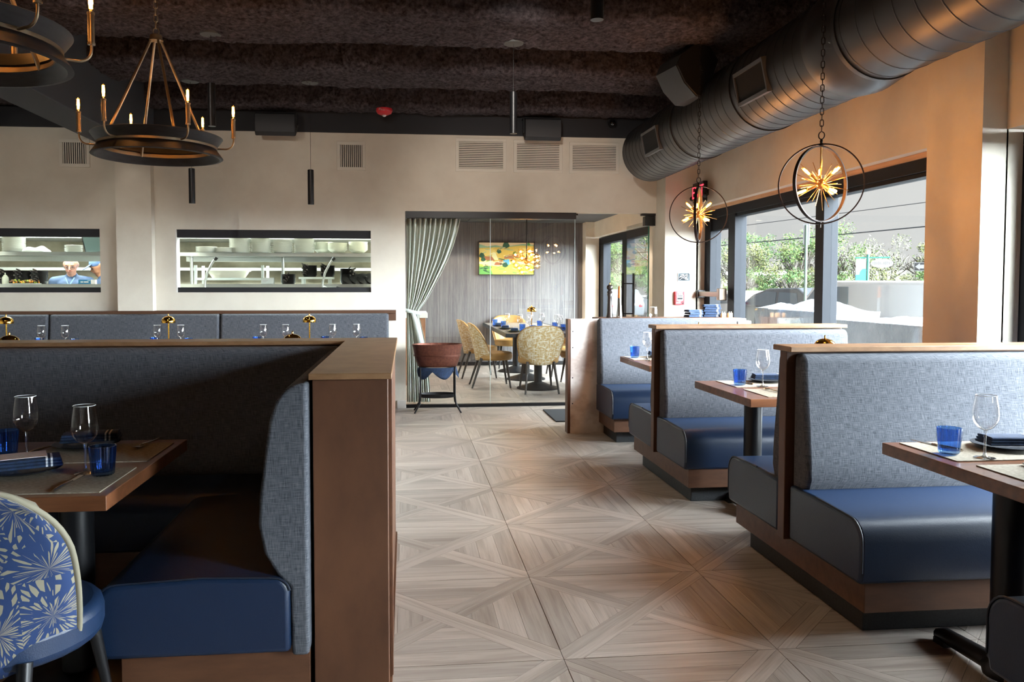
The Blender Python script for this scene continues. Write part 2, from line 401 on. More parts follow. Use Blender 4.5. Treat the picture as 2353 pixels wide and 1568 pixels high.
# ---- right wall with the windows
m = MB(); XW = 3.22
for a, b in ((-3.7, -.7), (.4, 2.3), (8.46, 10.15), (13.25, 13.6)): m.box(XW, XW + .23, a, b, 0, 3.7)
for a, b, lo, hi in ((-.7, .4, .3, 2.213), (2.3, 3.95, .3, 2.213), (4.40, 7.82, .3, 2.225), (7.82, 8.46, 0, 2.225), (10.15, 13.25, .3, 2.2)):  # first opening is out of view, cut to let in more daylight
    if lo: m.box(XW, XW + .23, a, b, 0, lo)
    m.box(XW, XW + .23, a, b, hi, 3.7)
m.box(XW, XW + .23, 3.95, 4.40, 0, 3.7)
struct(m.build('wall_right', wall_m), 'beige wall over the street windows on the right')
m = MB(); clad = M('added_dark_cladding', hx('25262a'), .8); X2 = XW + .23
for a, b, lo, hi in ((-3.7, -.7, 0, 3.8), (-.7, .4, 2.213, 3.8), (.4, 2.3, 0, 3.8), (2.3, 3.95, 2.213, 3.8), (3.95, 4.40, 0, 3.8), (4.40, 8.46, 2.225, 3.8), (8.46, 10.15, 0, 3.8), (10.15, 13.25, 2.2, 3.8), (13.25, 13.7, 0, 3.8), (-.7, .4, -.3, .3), (2.3, 3.95, -.3, .3), (4.40, 7.82, -.3, .3), (10.15, 13.25, -.3, .3)): m.box(X2, X2 + .03, a, b, lo, hi)
struct(m.build('wall_added_facade', clad))  # dark outer skin, added to cut light bouncing onto the van
struct(bx(3.08, XW + .01, 3.95, 4.40, 0, 3.7).build('column_right', wall_m), 'beige pilaster between the two street windows')
struct(bx(-6.2, -6.0, -3.7, 13.6, 0, 3.7).build('wall_left', wall_m))
struct(bx(-6.2, 3.5, -3.7, -3.5, 0, 3.7).build('wall_front', wall_m))
# ---- ceiling: black slab, sprayed beams, the painted girder
ceiling = struct(bx(-6.2, 3.5, -3.7, 9.0, 3.62, 3.75).build('ceiling', spray_m), 'dark sprayed ceiling with deep beams')
def beam(y0, y1, dx, amp):
    c = .05
    prof = [(y0, 3.66), (y0, 3.55), (y0, 3.47), (y0, 3.40), (y0, 3.34), (y0 + .01, 3.29), (y0 + .04, 3.26), (y0 + .09, 3.25)]
    n = max(2, int((y1 - y0 - .18) / (dx * 1.1)))
    prof += [(y0 + .09 + (y1 - y0 - .18) * k / n, 3.25) for k in range(1, n)]
    prof += [(y1 - .09, 3.25), (y1 - .04, 3.26), (y1 - .01, 3.29), (y1, 3.34), (y1, 3.40), (y1, 3.47), (y1, 3.55), (y1, 3.66)]
    if dx < .1:
        fine = []
        for a, b in zip(prof, prof[1:]):
            d = math.hypot(b[0] - a[0], b[1] - a[1]); k = max(1, round(d / .026))
            fine += [(a[0] + (b[0] - a[0]) * t / k, a[1] + (b[1] - a[1]) * t / k) for t in range(k)]
        prof = fine + [prof[-1]]
    xs = np.arange(-6.1, 3.25, dx); cy = (y0 + y1) / 2; vs = []
    for x in xs:
        for y, z in prof:
            p = Vector((x, y, z))
            if amp:
                ny = 0 if y0 + .09 < y < y1 - .09 else (-1 if y < cy else 1); nz = -1 if z < 3.3 else 0
                lowf = noise.noise(Vector((x * 1.3, y * 3, 0))) * .02
                d = (noise.noise(p * 14) * .55 + noise.noise(p * 33 + Vector((7, 3, 1))) * .5 + noise.noise(p * 62) * .3) * amp + lowf
                if ny and z > 3.29:
                    d += .034 * noise.noise(Vector((x * 26, y * 4, z * 6))) + .02 * noise.noise(Vector((x * 60, 3, z * 14)))
                p = p + Vector((noise.noise(p * 20) * amp * .4, ny * d, nz * d - abs(lowf) * .4))
            vs.append(p)
    k = len(prof); fs = [(i * k + j, i * k + j + 1, (i + 1) * k + j + 1, (i + 1) * k + j) for i in range(len(xs) - 1) for j in range(k - 1)]
    mb = MB(); mb.add(vs, fs); return mb.build('beam', spray_m, ceiling, smooth=180)
for y0, y1 in ((5.50, 6.31), (6.97, 7.63), (8.43, 8.74)): beam(y0, y1, .028, .024)
for y0, y1 in ((4.05, 4.87), (2.6, 3.42), (1.15, 1.97), (-.3, .52), (-1.75, -.93)): beam(y0, y1, .6, 0)
bx(-3.03, -2.66, 1.5, YB - .02, 2.78, 3.6).build('girder', girder_m, ceiling, bevel=.012)

# ---- street windows
def window(name, label, members, panes, extra=()):
    w = struct(thing(name, label, None))
    for b in members: bx(*b).build('mullion', frame_m, w, bevel=.004)
    for b in panes: bx(*b).build('pane', glass_m, w)
    for nm, b, mt in extra: bx(*b).build(nm, mt, w)
    return w
FX0, FX1, GX = 3.315, 3.44, 3.38
window('window_1', 'street window with dark aluminium frame between the pilaster and the exit door',
       [(FX0, FX1, 4.40, 8.46, 2.105, 2.192), (FX0, FX1, 5.965, 6.09, .36, 2.105), (FX0 + .02, FX1, 6.09, 6.13, .36, 2.105), (FX0, FX1, 7.66, 7.79, .3, 2.105), (FX0 + .02, FX1, 4.40, 4.46, .36, 2.105), (FX0, FX1, 4.40, 7.66, .30, .36), (FX0 + .02, FX1, 4.46, 7.66, 2.075, 2.105)],
       [(GX, GX + .008, 4.46, 5.965, .36, 2.075), (GX, GX + .008, 6.13, 7.66, .36, 2.075)],
       [('head_strip', (3.295, 3.317, 4.40, 8.46, 2.19, 2.224), trimwood_m)])
window('window_2', 'street window at the right edge, dark frame beside the pilaster',
       [(FX0, FX1, 3.80, 3.95, .36, 2.13), (FX0, FX1, 2.3, 3.95, 2.13, 2.2), (FX0, FX1, 2.3, 3.95, .30, .36), (FX0, FX1, 2.3, 2.42, .36, 2.13), (FX0, FX1, -.7, .4, 2.13, 2.2), (FX0, FX1, -.7, .4, .30, .36)],
       [(GX, GX + .008, 2.42, 3.80, .36, 2.13), (GX, GX + .008, -.7, .4, .36, 2.13)])  # pane nearest the camera is unseen, added to light the left booth
window('window_3', 'private room street window with dark frame, seen through the glass front',
       [(FX0, FX1, 10.15, 13.25, 2.08, 2.19), (FX0, FX1, 11.55, 11.80, .36, 2.08), (FX0, FX1, 10.15, 10.40, .36, 2.08), (FX0, FX1, 12.95, 13.25, .36, 2.08), (FX0, FX1, 10.15, 13.25, .30, .36)],
       [(GX, GX + .008, 10.40, 11.55, .36, 2.08), (GX, GX + .008, 11.80, 12.95, .36, 2.08)])
d1 = struct(thing('door_1', 'narrow glazed exit door with a bronze push bar in the corner'))
for b in ((FX0 + .02, FX1 - .02, 7.79, 7.87, 0, 2.105), (FX0, FX1, 8.30, 8.46, 0, 2.105), (FX0 + .02, FX1 - .02, 7.87, 8.30, 1.97, 2.105), (FX0 + .02, FX1 - .02, 7.87, 8.30, 0, .25)): bx(*b).build('stile', frame_m, d1, bevel=.004)
bx(GX, GX + .008, 7.87, 8.30, .25, 1.97).build('pane', glass_m, d1)
bronze_m = M('bronze_bar', hx('6d5f52'), .35, .7)
pb = bx(3.225, 3.275, 7.83, 8.40, 1.255, 1.31).build('push_bar', bronze_m, d1, bevel=.008)
bx(3.215, 3.30, 7.80, 7.87, 1.22, 1.345).build('end_cap', bronze_m, pb, bevel=.008); bx(3.215, 3.30, 8.38, 8.44, 1.24, 1.325).build('end_cap', black_m, pb, bevel=.006)

# ---- glass front of the private room
gf = struct(thing('window_4', 'clear glass front of the private dining room with black rails'))
GY = 8.81
bx(0, 1.93, GY - .035, GY + .035, 2.125, 2.2).build('header_rail', black_m, gf, bevel=.004)
bx(0, 1.93, GY - .025, GY + .025, 0, .035).build('floor_channel', black_m, gf, bevel=.004)
gl_edge_m = M('glass_edge', hx('cfe0dc'), .2, emit=None)
for a, b in ((.01, .951), (.957, 1.92)):
    p = bx(a, b, GY - .005, GY + .005, .035, 2.125).build('pane', glass_m, gf)
    bx(b, b + .004, GY - .006, GY + .006, .035, 2.125).build('pane_edge', gl_edge_m, p)
d2 = struct(thing('door_2', 'frameless glass door leaf standing open into the private room'))
bx(2.795, 2.805, 8.86, 9.76, .02, 2.12).build('pane', glass_m, d2)
green_m = M('green_glass_edge', hx('2f6f5a'), .2)
bx(2.794, 2.806, 8.852, 8.86, .02, 2.12).build('pane_edge', green_m, d2)
bx(2.74, 2.86, 8.80, 8.90, 2.06, 2.17).build('pivot_block', black_m, d2, bevel=.004); bx(2.70, 2.87, 8.79, 8.86, 2.175, 2.2).build('pivot_rail', black_m, d2)
for sx in (-1, 1):
    h = MB().tube([(2.80 + sx * .07, 9.68, .95), (2.80 + sx * .07, 9.68, 1.53)], .016, 12).build('pull_handle', black_m, d2, smooth=60)
    for z in (1.02, 1.40): MB().tube([(2.80, 9.68, z), (2.80 + sx * .07, 9.68, z)], .008, 8).build('standoff', black_m, h, smooth=60)

# ---- private dining room shell
wp, nt, out = newmat('striped_wallpaper')
f1 = noise_fac(nt, 'Object', (95, 1, .9), 3, (.38, .62)); f2 = noise_fac(nt, 'Object', (30, 1, .35), 3, (.35, .65)); f3 = noise_fac(nt, 'Object', (260, 1, 6), 2, (.3, .7))
a1 = N(nt, 'ShaderNodeMath', operation='ADD'); L(nt, f1, a1.inputs[0]); L(nt, f3, a1.inputs[1])
a2 = N(nt, 'ShaderNodeMath', operation='MULTIPLY'); L(nt, a1.outputs[0], a2.inputs[0]); a2.inputs[1].default_value = .5
mxa = N(nt, 'ShaderNodeMix', data_type='RGBA'); mxa.inputs['A'].default_value = rgb(hx('3f3e44')); mxa.inputs['B'].default_value = rgb(hx('7c7874')); L(nt, a2.outputs[0], mxa.inputs['Factor'])
mxb = N(nt, 'ShaderNodeMix', data_type='RGBA', blend_type='MULTIPLY'); mxb.inputs['B'].default_value = (.8, .78, .82, 1); L(nt, f2, mxb.inputs['Factor']); L(nt, mxa.outputs['Result'], mxb.inputs['A'])
pp = N(nt, 'ShaderNodeBsdfPrincipled'); pp.inputs['Roughness'].default_value = .6; L(nt, mxb.outputs['Result'], pp.inputs['Base Color']); L(nt, pp.outputs[0], out.inputs[0])
struct(bx(-.1, 3.07, 13.45, 13.6, 0, 2.6).build('wall_rear', wp), 'grey streaked wallpaper wall of the private room')
struct(bx(3.07, 3.3, 13.2, 13.6, 0, 2.6).build('column_rear', wall_m), 'pale column at the corner of the private room')
struct(bx(-.25, -.1, YB + .12, 13.6, 0, 3.7).build('wall_divider', wall_m))
struct(bx(-.1, 3.07, 13.43, 13.45, 0, .06).build('baseboard_rear', black_m))
pc = struct(bx(-.2, 3.3, YB + .1, 13.6, 2.475, 2.6).build('ceiling_private', black_band_m), 'dark grey panelled ceiling of the private room')
tile_c = M('grey_ceiling_tile', hx('4a4d50'), .7)
cme = bx(-.595, .595, -.295, .295, -.012, .0).mesh('ceiling_panel', tile_c)
for i in range(3):
    for j in range(8):
        o = bpy.data.objects.new('ceiling_panel', cme); C.objects.link(o); o.parent = pc; o.location = (.45 + 1.2 * i, 9.2 + .6 * j, 2.474)
for (x, y) in ((.9, 10.6), (2.45, 10.6), (2.35, 12.6), (.9, 12.6)):
    t = thing('recessed_light', 'round recessed light in the private room ceiling', 'light', (x, y, 2.462), 0, 'recessed lights of the private room')
    MB().lathe([(.045, -.004), (.062, -.006), (.066, 0)], 20, close=True).build('trim_ring', white_m, t, smooth=40)
    MB().lathe([(.0, .0), (.045, -.003)], 20).build('lens', emission('recessed_lens', (1, .8, .6), 4) if 'recessed_lens' not in MATS else MATS['recessed_lens'], t)
    d = bpy.data.lights.new('recessed_spot', 'SPOT'); d.energy = 40; d.spot_size = R(120); d.color = (1, .82, .64); d.shadow_soft_size = .05
    lo = bpy.data.objects.new('recessed_spot', d); C.objects.link(lo); lo.parent = t; lo.location = (0, 0, -.03)

# ---- kitchen shell behind the hatches
struct(bx(-6.1, -.25, 11.4, 11.5, 0, 3.2).build('wall_kitchen', kwhite_m), 'white tiled far wall of the kitchen')
struct(bx(-6.1, -.25, YB + .12, 11.5, 2.55, 2.65).build('ceiling_kitchen', kwhite_m))
for k, (a, b) in enumerate(K):
    h = struct(thing('window_%d' % (5 + k), ['kitchen hatch at the left edge with black top and bottom rails', 'long kitchen hatch in the middle with black top and bottom rails'][k]))
    bx(a, b, YB + .02, YB + .10, 1.895, 1.98).build('top_rail', black_band_m, h); bx(a, b, YB + .02, YB + .10, 1.30, 1.355).build('bottom_rail', black_band_m, h)
    bx(a + .01, b - .01, YB + .07, YB + .076, 1.355, 1.895).build('pane', glass_m, h)
    bx(a, a + .012, YB + .0, YB + .12, 1.30, 1.98).build('jamb', white_m, h)

# ================================================================== BOOTHS
def arc(cx, cy, r, a0, a1, n):
    return [(cx + r * math.cos(R(a0 + (a1 - a0) * k / n)), cy + r * math.sin(R(a0 + (a1 - a0) * k / n))) for k in range(n + 1)]
def seat_profile(y0, y1, z0, z1, r=.085):
    """(y,z) side view of a seat cushion whose rounded nose is at y0 (y0<y1)"""
    return [(y0 + .012, z0)] + [(y0, z0 + .05)] + arc(y0 + r, z1 - r, r, 180, 90, 6) + [(y0 + (y1 - y0) * .6, z1 + .006), (y1, z1), (y1, z0)]
def back_profile(yb, z0, z1, t0, t1):
    """(y,z): back face at yb, front towards -y; t0 thick at the bottom, t1 at the top"""
    pts = [(yb, z0), (yb - t0 * .8, z0), (yb - t0, z0 + .07), (yb - t0 * .98, z0 + .16), (yb - t0 * .86, z0 + .30), (yb - t1 * 1.12, z1 - .16)]
    return pts + arc(yb - t1 + .045, z1 - .045, .045, 175, 90, 4) + [(yb, z1)]
def flip(p): return [(-a, b) for a, b in p]
BX0, BX1 = 1.72, 3.07
def piping(prof, x, r=.004):
    return MB().tube([(x, a, b) for a, b in prof], r, 6)
def booth_double(yc, label):
    t = thing('booth_bench', label, 'booth', (0, yc, 0))
    bx(1.80, BX1, -.51, .51, 0, .105).build('plinth', plinth_m, t, bevel=.004)
    bx(1.755, BX1, -.59, .59, .105, .232).build('base_rail', walnuth_m, t, bevel=.004)
    for s in (-1, 1):
        sp = seat_profile(-.62, -.055, .225, .472); bp = back_profile(-.034, .45, 1.068, .135, .085)
        if s > 0: sp, bp = flip(sp), flip(bp)
        so = MB().prism(sp, BX0, BX1, 'x').build('seat', leather_m, t, smooth=50, bevel=.014, seg=3)
        piping(sp[1:-2], BX0 + .004).build('piping', pipe_m, so, smooth=60)
        bo = MB().prism(bp, BX0 + .022, BX1 - .0, 'x').build('back_cushion', fab_m, t, smooth=50, bevel=.022, seg=4)
    bx(BX0 - .012, BX1, -.031, .031, .215, 1.075).build('divider', walnut_m, t, bevel=.004)
    bx(BX0 - .02, BX1 + .01, -.085, .085, 1.075, 1.10).build('cap', cap_m, t, bevel=.004)
    return t
booth_double(3.40, 'grey tweed and navy vinyl double booth nearest on the right, whole in view')
booth_double(5.285, 'grey tweed and navy vinyl double booth, middle of the right row')
booth_double(1.515, 'navy booth seat end cut off at the bottom right corner')
# single booth against the unfinished half wall
t = thing('booth_bench', 'single grey tweed booth bench against the patched half wall', 'booth', (0, 0, 0))
bx(1.83, 3.07, 6.66, 7.10, 0, .105).build('plinth', plinth_m, t, bevel=.004)
bx(1.785, 3.07, 6.57, 7.10, .105, .232).build('base_rail', walnuth_m, t, bevel=.004)
sp = [(a + 7.10, b) for a, b in seat_profile(-.60, -.03, .225, .472)]; bp = [(a + 7.10, b) for a, b in back_profile(-.004, .45, 1.072, .155, .10)]
so = MB().prism(sp, 1.75, 3.07, 'x').build('seat', leather_m, t, smooth=50, bevel=.014, seg=3); piping(sp[1:-2], 1.754).build('piping', pipe_m, so, smooth=60)
MB().prism(bp, 1.755, 3.07, 'x').build('back_cushion', fab_m, t, smooth=50, bevel=.03, seg=4)
t = thing('half_wall', 'unfinished white half wall with patched plaster and bare wood edge', 'half wall', (0, 0, 0))
bx(1.515, 3.2, 7.105, 7.22, 0, 1.063).build('plaster_body', patch_m, t, bevel=.003)
bx(1.49, 1.515, 7.11, 7.22, 0, 1.063).build('wood_edge', walnut_m, t, bevel=.002)
for z in (.28, .52, .80, .95): MB().lathe([(0, 0), (.006, 0), (.006, .002)], 10, mat=Matrix.Translation((1.535, 7.1045, z)) @ Matrix.Rotation(PI / 2, 4, 'X')).build('screw_hole', black_m, t)
t = thing('service_counter', 'service counter behind the half wall carrying mills and napkins', 'counter', (0, 0, 0)); bx(1.86, 3.2, 7.225, 7.60, 0, 1.03).build('body', walnut_m, t); bx(1.84, 3.2, 7.225, 7.62, 1.03, 1.063).build('worktop', walnut_m, t, bevel=.003)
tag(bx(3.075, 3.2, 7.0, 7.104, 0, 1.045).build('filler_panel', kwhite_m, bevel=.003), 'white filler panel at the window end of the single booth bench', 'panel')

# ---- left enclosure: wood clad L-shaped partition and its corner banquette
t = thing('partition', 'wood clad L-shaped half partition with a flat stained cap on the left', 'partition', (0, 0, 0))
bx(-.298, -.058, 2.53, 4.22, 0, 1.071).build('return_panel', walnut_m, t, bevel=.003)
bx(-4.6, -.298, 4.04, 4.22, 0, 1.071).build('long_panel', walnut_m, t)
lc = [(-.308, 2.51), (-.045, 2.51), (-.045, 4.24), (-4.6, 4.24), (-4.6, 4.02), (-.308, 4.02)]
MB().prism(lc, 1.072, 1.092, 'z').build('cap', cap_m, t, bevel=.003)
bx(-.058, -.05, 2.535, 4.20, .0, .045).build('baseboard', walnut_m, t); bx(-.058, -.046, 2.62, 2.66, .05, 1.07).build('edge_strip', walnuth_m, t, bevel=.002)
t = thing('corner_banquette', 'corner banquette with navy seat and grey tweed back in the left foreground', 'banquette', (0, 0, 0))
bx(-.90, -.312, 2.53, 4.02, .0, .215).build('base_panel', walnuth_m, t, bevel=.003); bx(-4.6, -.9, 3.56, 4.02, 0, .215).build('base_panel', walnuth_m, t, bevel=.003)
def seat_prof_x(x0, x1, z0, z1, r=.07): return [(x0 + .012, z0), (x0, z0 + .05)] + arc(x0 + r, z1 - r, r, 180, 90, 6) + [(x0 + (x1 - x0) * .55, z1 + .012)] + arc(x1 - .05, z1 - .05 + .004, .05, 90, 10, 4) + [(x1, z0)]
spx = seat_prof_x(-.955, -.365, .215, .452)
so = MB().prism(spx, 2.465, 3.50, 'y').build('seat', leather_m, t, smooth=50, bevel=.016, seg=3)
MB().tube([(a, 2.469, b) for a, b in spx[1:-1]], .004, 6).build('piping', pipe_m, so, smooth=60)
spy = [(a + 4.02, b) for a, b in seat_profile(-.555, -.09, .215, .452)]
MB().prism(spy, -4.6, -.37, 'x').build('seat', leather_m, t, smooth=50, bevel=.014, seg=3)
bpx = [(-.308, .20), (-.362, .20), (-.366, .42), (-.405, .46), (-.445, .53), (-.462, .62), (-.458, .70), (-.440, .85), (-.425, .95), (-.405, 1.01), (-.375, 1.048), (-.34, 1.064), (-.308, 1.066)]
MB().prism(bpx, 2.475, 4.0, 'y').build('back_cushion', fab_m, t, smooth=60, bevel=.012, seg=3)
bpy_ = [(a + 4.036, b) for a, b in back_profile(-.0, .40, 1.066, .16, .105)]
MB().prism(bpy_, -4.6, -.33, 'x').build('back_cushion', fab_m, t, smooth=50, bevel=.02, seg=3)
# bench on the far side of that partition and the one along the back wall
t = thing('long_banquette', 'long grey tweed wall banquette in sections under the kitchen hatches', 'banquette', (0, 0, 0))
bx(-4.6, -.12, 8.50, 8.60, .99, 1.105).build('cap_rail', walnuth_m, t, bevel=.003) if False else None
bx(-5.6, -.105, 8.62, YB, 1.07, 1.105).build('cap_rail', M('dark_cap', hx('4f3322'), .5), t, bevel=.003)
bx(-.19, -.105, 8.64, YB, .99, 1.07).build('rail_end', MATS['dark_cap'], t, bevel=.003)
bx(-5.6, -.2, 8.0, 8.64, 0, .2).build('base_panel', walnuth_m, t)
for a, b in ((-5.6, -3.71), (-3.70, -1.975), (-1.965, -.185)):
    MB().prism([(q + 8.665, z) for q, z in back_profile(0, .44, 1.072, .15, .10)], a, b, 'x').build('back_cushion', fab_m, t, smooth=50, bevel=.025, seg=3)
    MB().prism([(q + 8.6, z) for q, z in seat_profile(-.60, -.03, .2, .46)], a, b, 'x').build('seat', leather_m, t, smooth=50, bevel=.014)

# ================================================================== TABLES
def booth_table(yc, label):
    t = thing('booth_table', label, 'table', (2.45, yc, 0))
    bx(-.605, .605, -.41, .41, .715, .76).build('table_top', table_m, t, bevel=.003)
    for x in (-.40, .40):
        MB().lathe([(.0, .03), (.052, .03), (.052, .70), (.0, .70)], 20, c=(x, 0, 0)).build('column', black_m, t, smooth=50)
        ft = MB()
        ft.tube([(x, -.34, .022), (x, -.30, .034), (x, 0, .05), (x, .30, .034), (x, .34, .022)], [.022, .03, .036, .03, .022], 10)
        ft.lathe([(.07, .03), (.075, .06), (.056, .085)], 18, c=(x, 0, 0)); ft.box(x - .03, x + .03, -.33, -.27, 0, .02); ft.box(x - .03, x + .03, .27, .33, 0, .02)
        ft.build('foot', black_m, t, smooth=50)
        bx(x - .05, x + .05, -.25, .25, .70, .716).build('bracket', black_m, t)
    return t
booth_table(2.45, 'booth table nearest on the right, running out of the frame')
booth_table(4.44, 'booth table between the two double booths')
booth_table(6.20, 'booth table before the single booth bench')
def big_table(name, label, x0, x1, y0, y1, cols, mat=table_m, z=.76):
    t = thing(name, label, 'table', ((x0 + x1) / 2, (y0 + y1) / 2, 0)); hx_, hy = (x1 - x0) / 2, (y1 - y0) / 2
    bx(-hx_, hx_, -hy, hy, z - .045, z).build('table_top', mat, t, bevel=.003)
    for cx in cols:
        MB().lathe([(0, .02), (.055, .02), (.055, z - .06), (0, z - .06)], 20, c=(cx, 0, 0)).build('column', black_m, t, smooth=50)
        MB().lathe([(0, 0), (.26, 0), (.26, .012), (.16, .03), (.07, .06), (0, .06)], 28, c=(cx, 0, 0)).build('base', black_m, t, smooth=50)
        bx(cx - .2, cx + .2, -.2, .2, z - .06, z - .044).build('bracket', black_m, t)
    return t
big_table('banquette_table', 'wooden table laid for dinner in the left foreground', -2.10, -.868, 2.35, 3.20, (-.36, .36)).location.x = (-2.10 - .868) / 2
big_table('banquette_table', 'table behind the left partition under its left gold lamp', -3.2, -2.0, 5.0, 5.75, (-.3, .3))
big_table('banquette_table', 'table behind the left partition under its right gold lamp', -1.35, -.15, 5.0, 5.75, (-.3, .3))
for k, x in enumerate((-3.95, -2.40, -1.0)):
    a, b = ((-4.35, -3.1), (-2.75, -1.95), (-1.65, -.3))[k]
    big_table('banquette_table', 'table at the back wall banquette under the %s gold lamp' % ('leftmost', 'middle', 'rightmost')[k], a, b, 7.55, 8.2, (0,))

# ================================================================== TABLEWARE
def arcpts(f, n): return [f(k / n) for k in range(n + 1)]
# wine glass
wg = thing('wine_glass', 'x', 'wine glass')
bowl = [(.004, .098), (.012, .101), (.026, .110), (.036, .124), (.0415, .142), (.042, .158), (.040, .180), (.0365, .203), (.0335, .222)]
MB().lathe(bowl, 28, close=False).build('bowl', wine_m, wg, smooth=180)
wg.children[0].data.polygons  # bowl stays open at the rim
me = wg.children[0].data
import bmesh
bm = bmesh.new(); bm.from_mesh(me); bmesh.ops.delete(bm, geom=[f for f in bm.faces if len(f.verts) > 4], context='FACES_ONLY'); bm.to_mesh(me); bm.free()
MB().lathe([(.0, .0008), (.034, .0008), (.0345, .002), (.02, .004), (.007, .0085), (.0042, .02), (.0038, .05), (.004, .085), (.0065, .099)], 24).build('stem', stem_m, wg, smooth=60)
MB().loop([(.0335 * math.cos(2 * PI * k / 28), .0335 * math.sin(2 * PI * k / 28), .222) for k in range(28)], .0009, 6).build('rim', M('glass_rim', hx('e8eef0'), .1, spec=.8), wg, smooth=180)
# ribbed blue tumbler
tb = MB().lathe([(.0, .004), (.030, .004), (.034, .010), (.0355, .03), (.038, .06), (.0405, .097), (.0385, .097), (.036, .06), (.0335, .03), (.031, .016), (0, .014)], 72, rib=.04, ribn=16).build('tumbler', blue_m, smooth=60)
tag(tb, 'x', 'tumbler')
# gold cordless lamp
gl = thing('table_lamp', 'x', 'lamp')
MB().lathe([(0, 0), (.05, 0), (.05, .010), (.044, .014), (.012, .017), (0, .017)], 28).build('base', gold_m, gl, smooth=40)
MB().tube([(0, 0, .015), (0, 0, .265)], .0065, 12).build('stem', gold_m, gl, smooth=60)
MB().lathe([(.058, .232), (.0615, .232), (.0625, .246), (.060, .262), (.052, .277), (.036, .289), (.016, .296), (0, .297), (0, .294), (.016, .293), (.035, .286), (.05, .274), (.0575, .26), (.0595, .246)], 32, close=True).build('shade', gold_m, gl, smooth=70)
MB().lathe([(0, .296), (.006, .297), (.006, .308), (.0045, .315), (0, .317)], 12).build('finial', gold_m, gl, smooth=60)
# placemat, charger plate, folded striped napkin, menu card, knife, fork
pm = tag(bx(-.215, .215, -.16, .16, 0, .003).build('placemat', mat_m), 'x', 'placemat')
pl = tag(MB().lathe([(0, .002), (.06, .002), (.085, .006), (.115, .015), (.117, .017), (.112, .0175), (.085, .009), (.06, .0055), (0, .0055)], 40).build('charger_plate', plate_dark_m, smooth=50), 'x', 'plate')
def napkin_mesh(stripes=True):
    m = MB(); lay = 3
    def sheet(z0, w, h, bulge):
        def f(u, v): 
            x = (u - .5) * w; y = (v - .5) * h
            return (x, y, z0 + bulge * (1 - (2 * u - 1) ** 4) * (1 - (2 * v - 1) ** 2) + .0012 * math.sin(9 * u + 5 * v))
        return f
    for k in range(lay):
        z = .004 + k * .010; b = len(m.v)
        w, h = .20 - .006 * k, .10 - .004 * k
        pr = [(-h / 2, z)] + arc(-h / 2 + .002, z + .0045, .0045, 250, 110, 4) + [(-h / 4, z + .010), (0, z + .0115), (h / 4, z + .0105)] + arc(h / 2 - .004, z + .0045, .0045, 70, -70, 4) + [(h / 4, z), (0, z + .001)]
        m.prism(pr, -w / 2, w / 2, 'x')
    return m
nk = thing('napkin', 'x', 'napkin')
napkin_mesh().build('cloth', navy_m, nk, smooth=60, bevel=.002)
for x in (.052, .066):
    st = MB(); 
    for k in range(3):
        z = .004 + k * .010; h = .10 - .004 * k
        st.prism([(-h / 2 - .0035, z + .002), (-h / 2 - .0035, z + .007), (-h / 2 + .003, z + .0108), (0, z + .0125), (h / 4, z + .0115), (h / 4, z + .011), (0, z + .0119), (-h / 2 + .002, z + .0098), (-h / 2 - .0028, z + .007)], x, x + .006, 'x')
    st.build('stripe', wstripe_m, nk)
mc = thing('menu_card', 'pale printed menu card tucked into the napkin on the left table', 'menu')
bx(-.07, .07, -.05, .05, 0, .002).build('card', paper_m, mc)
grey_m = M('grey_ink', hx('8a8280'), .8)
for k, wd in enumerate((.04, .06, .05)): bx(-wd, wd * .7, -.025 + .016 * k, -.0225 + .016 * k, .002, .0023).build('print_line', grey_m, mc)
kn = thing('table_knife', 'x', 'knife')
MB().prism([(-.012, 0), (-.0105, .0)] + [(0, 0)], 0, .002, 'z') if False else None
MB().prism([(-.007, .02), (.007, .02), (.0085, .07), (.007, .11), (-.001, .125), (-.007, .11)], .001, .003, 'z').build('blade', silver_m, kn)
MB().tube([(0, -.11, .004), (0, -.09, .0045), (0, -.02, .004), (0, .022, .003)], [.005, .006, .0048, .0036], 8).build('handle', silver_m, kn, smooth=60)
fk = thing('table_fork', 'x', 'fork')
MB().tube([(0, -.10, .006), (0, -.08, .005), (0, -.02, .007), (0, .03, .011), (0, .045, .009)], [.004, .005, .003, .003, .006], 8).build('handle', silver_m, fk, smooth=60)
h = MB()
for k in (-1.5, -.5, .5, 1.5): h.tube([(k * .004, .042, .008), (k * .0055, .06, .006), (k * .0055, .085, .008), (k * .0052, .098, .012)], [.0024, .002, .0016, .001], 6)
h.build('tines', silver_m, fk, smooth=60)

TZ = .7605; MZ = TZ + .003
def setting(cx, cy, rz, where, items, grp):
    pass
# nearest right table
T = 'on the nearest right table'
put(pm, (2.115, 2.675, TZ), 0, 'woven beige placemat under the far setting ' + T); put(pm, (2.135, 2.29, TZ), 0, 'woven beige placemat at the near edge ' + T)
put(tb, (1.948, 2.622, MZ), .1, 'blue ribbed tumbler ' + T); put(wg, (2.029, 2.549, MZ), 0, 'tall clear wine glass ' + T)
put(pl, (2.235, 2.70, MZ), 0, 'dark charger plate under the napkin ' + T); put(nk, (2.235, 2.68, MZ + .0178), R(-8), 'navy folded napkin ' + T)
put(kn, (2.005, 2.765, MZ), R(12), 'copper toned knife left of the tumbler ' + T); put(fk, (2.045, 2.34, MZ), R(160), 'fork on the near placemat ' + T)
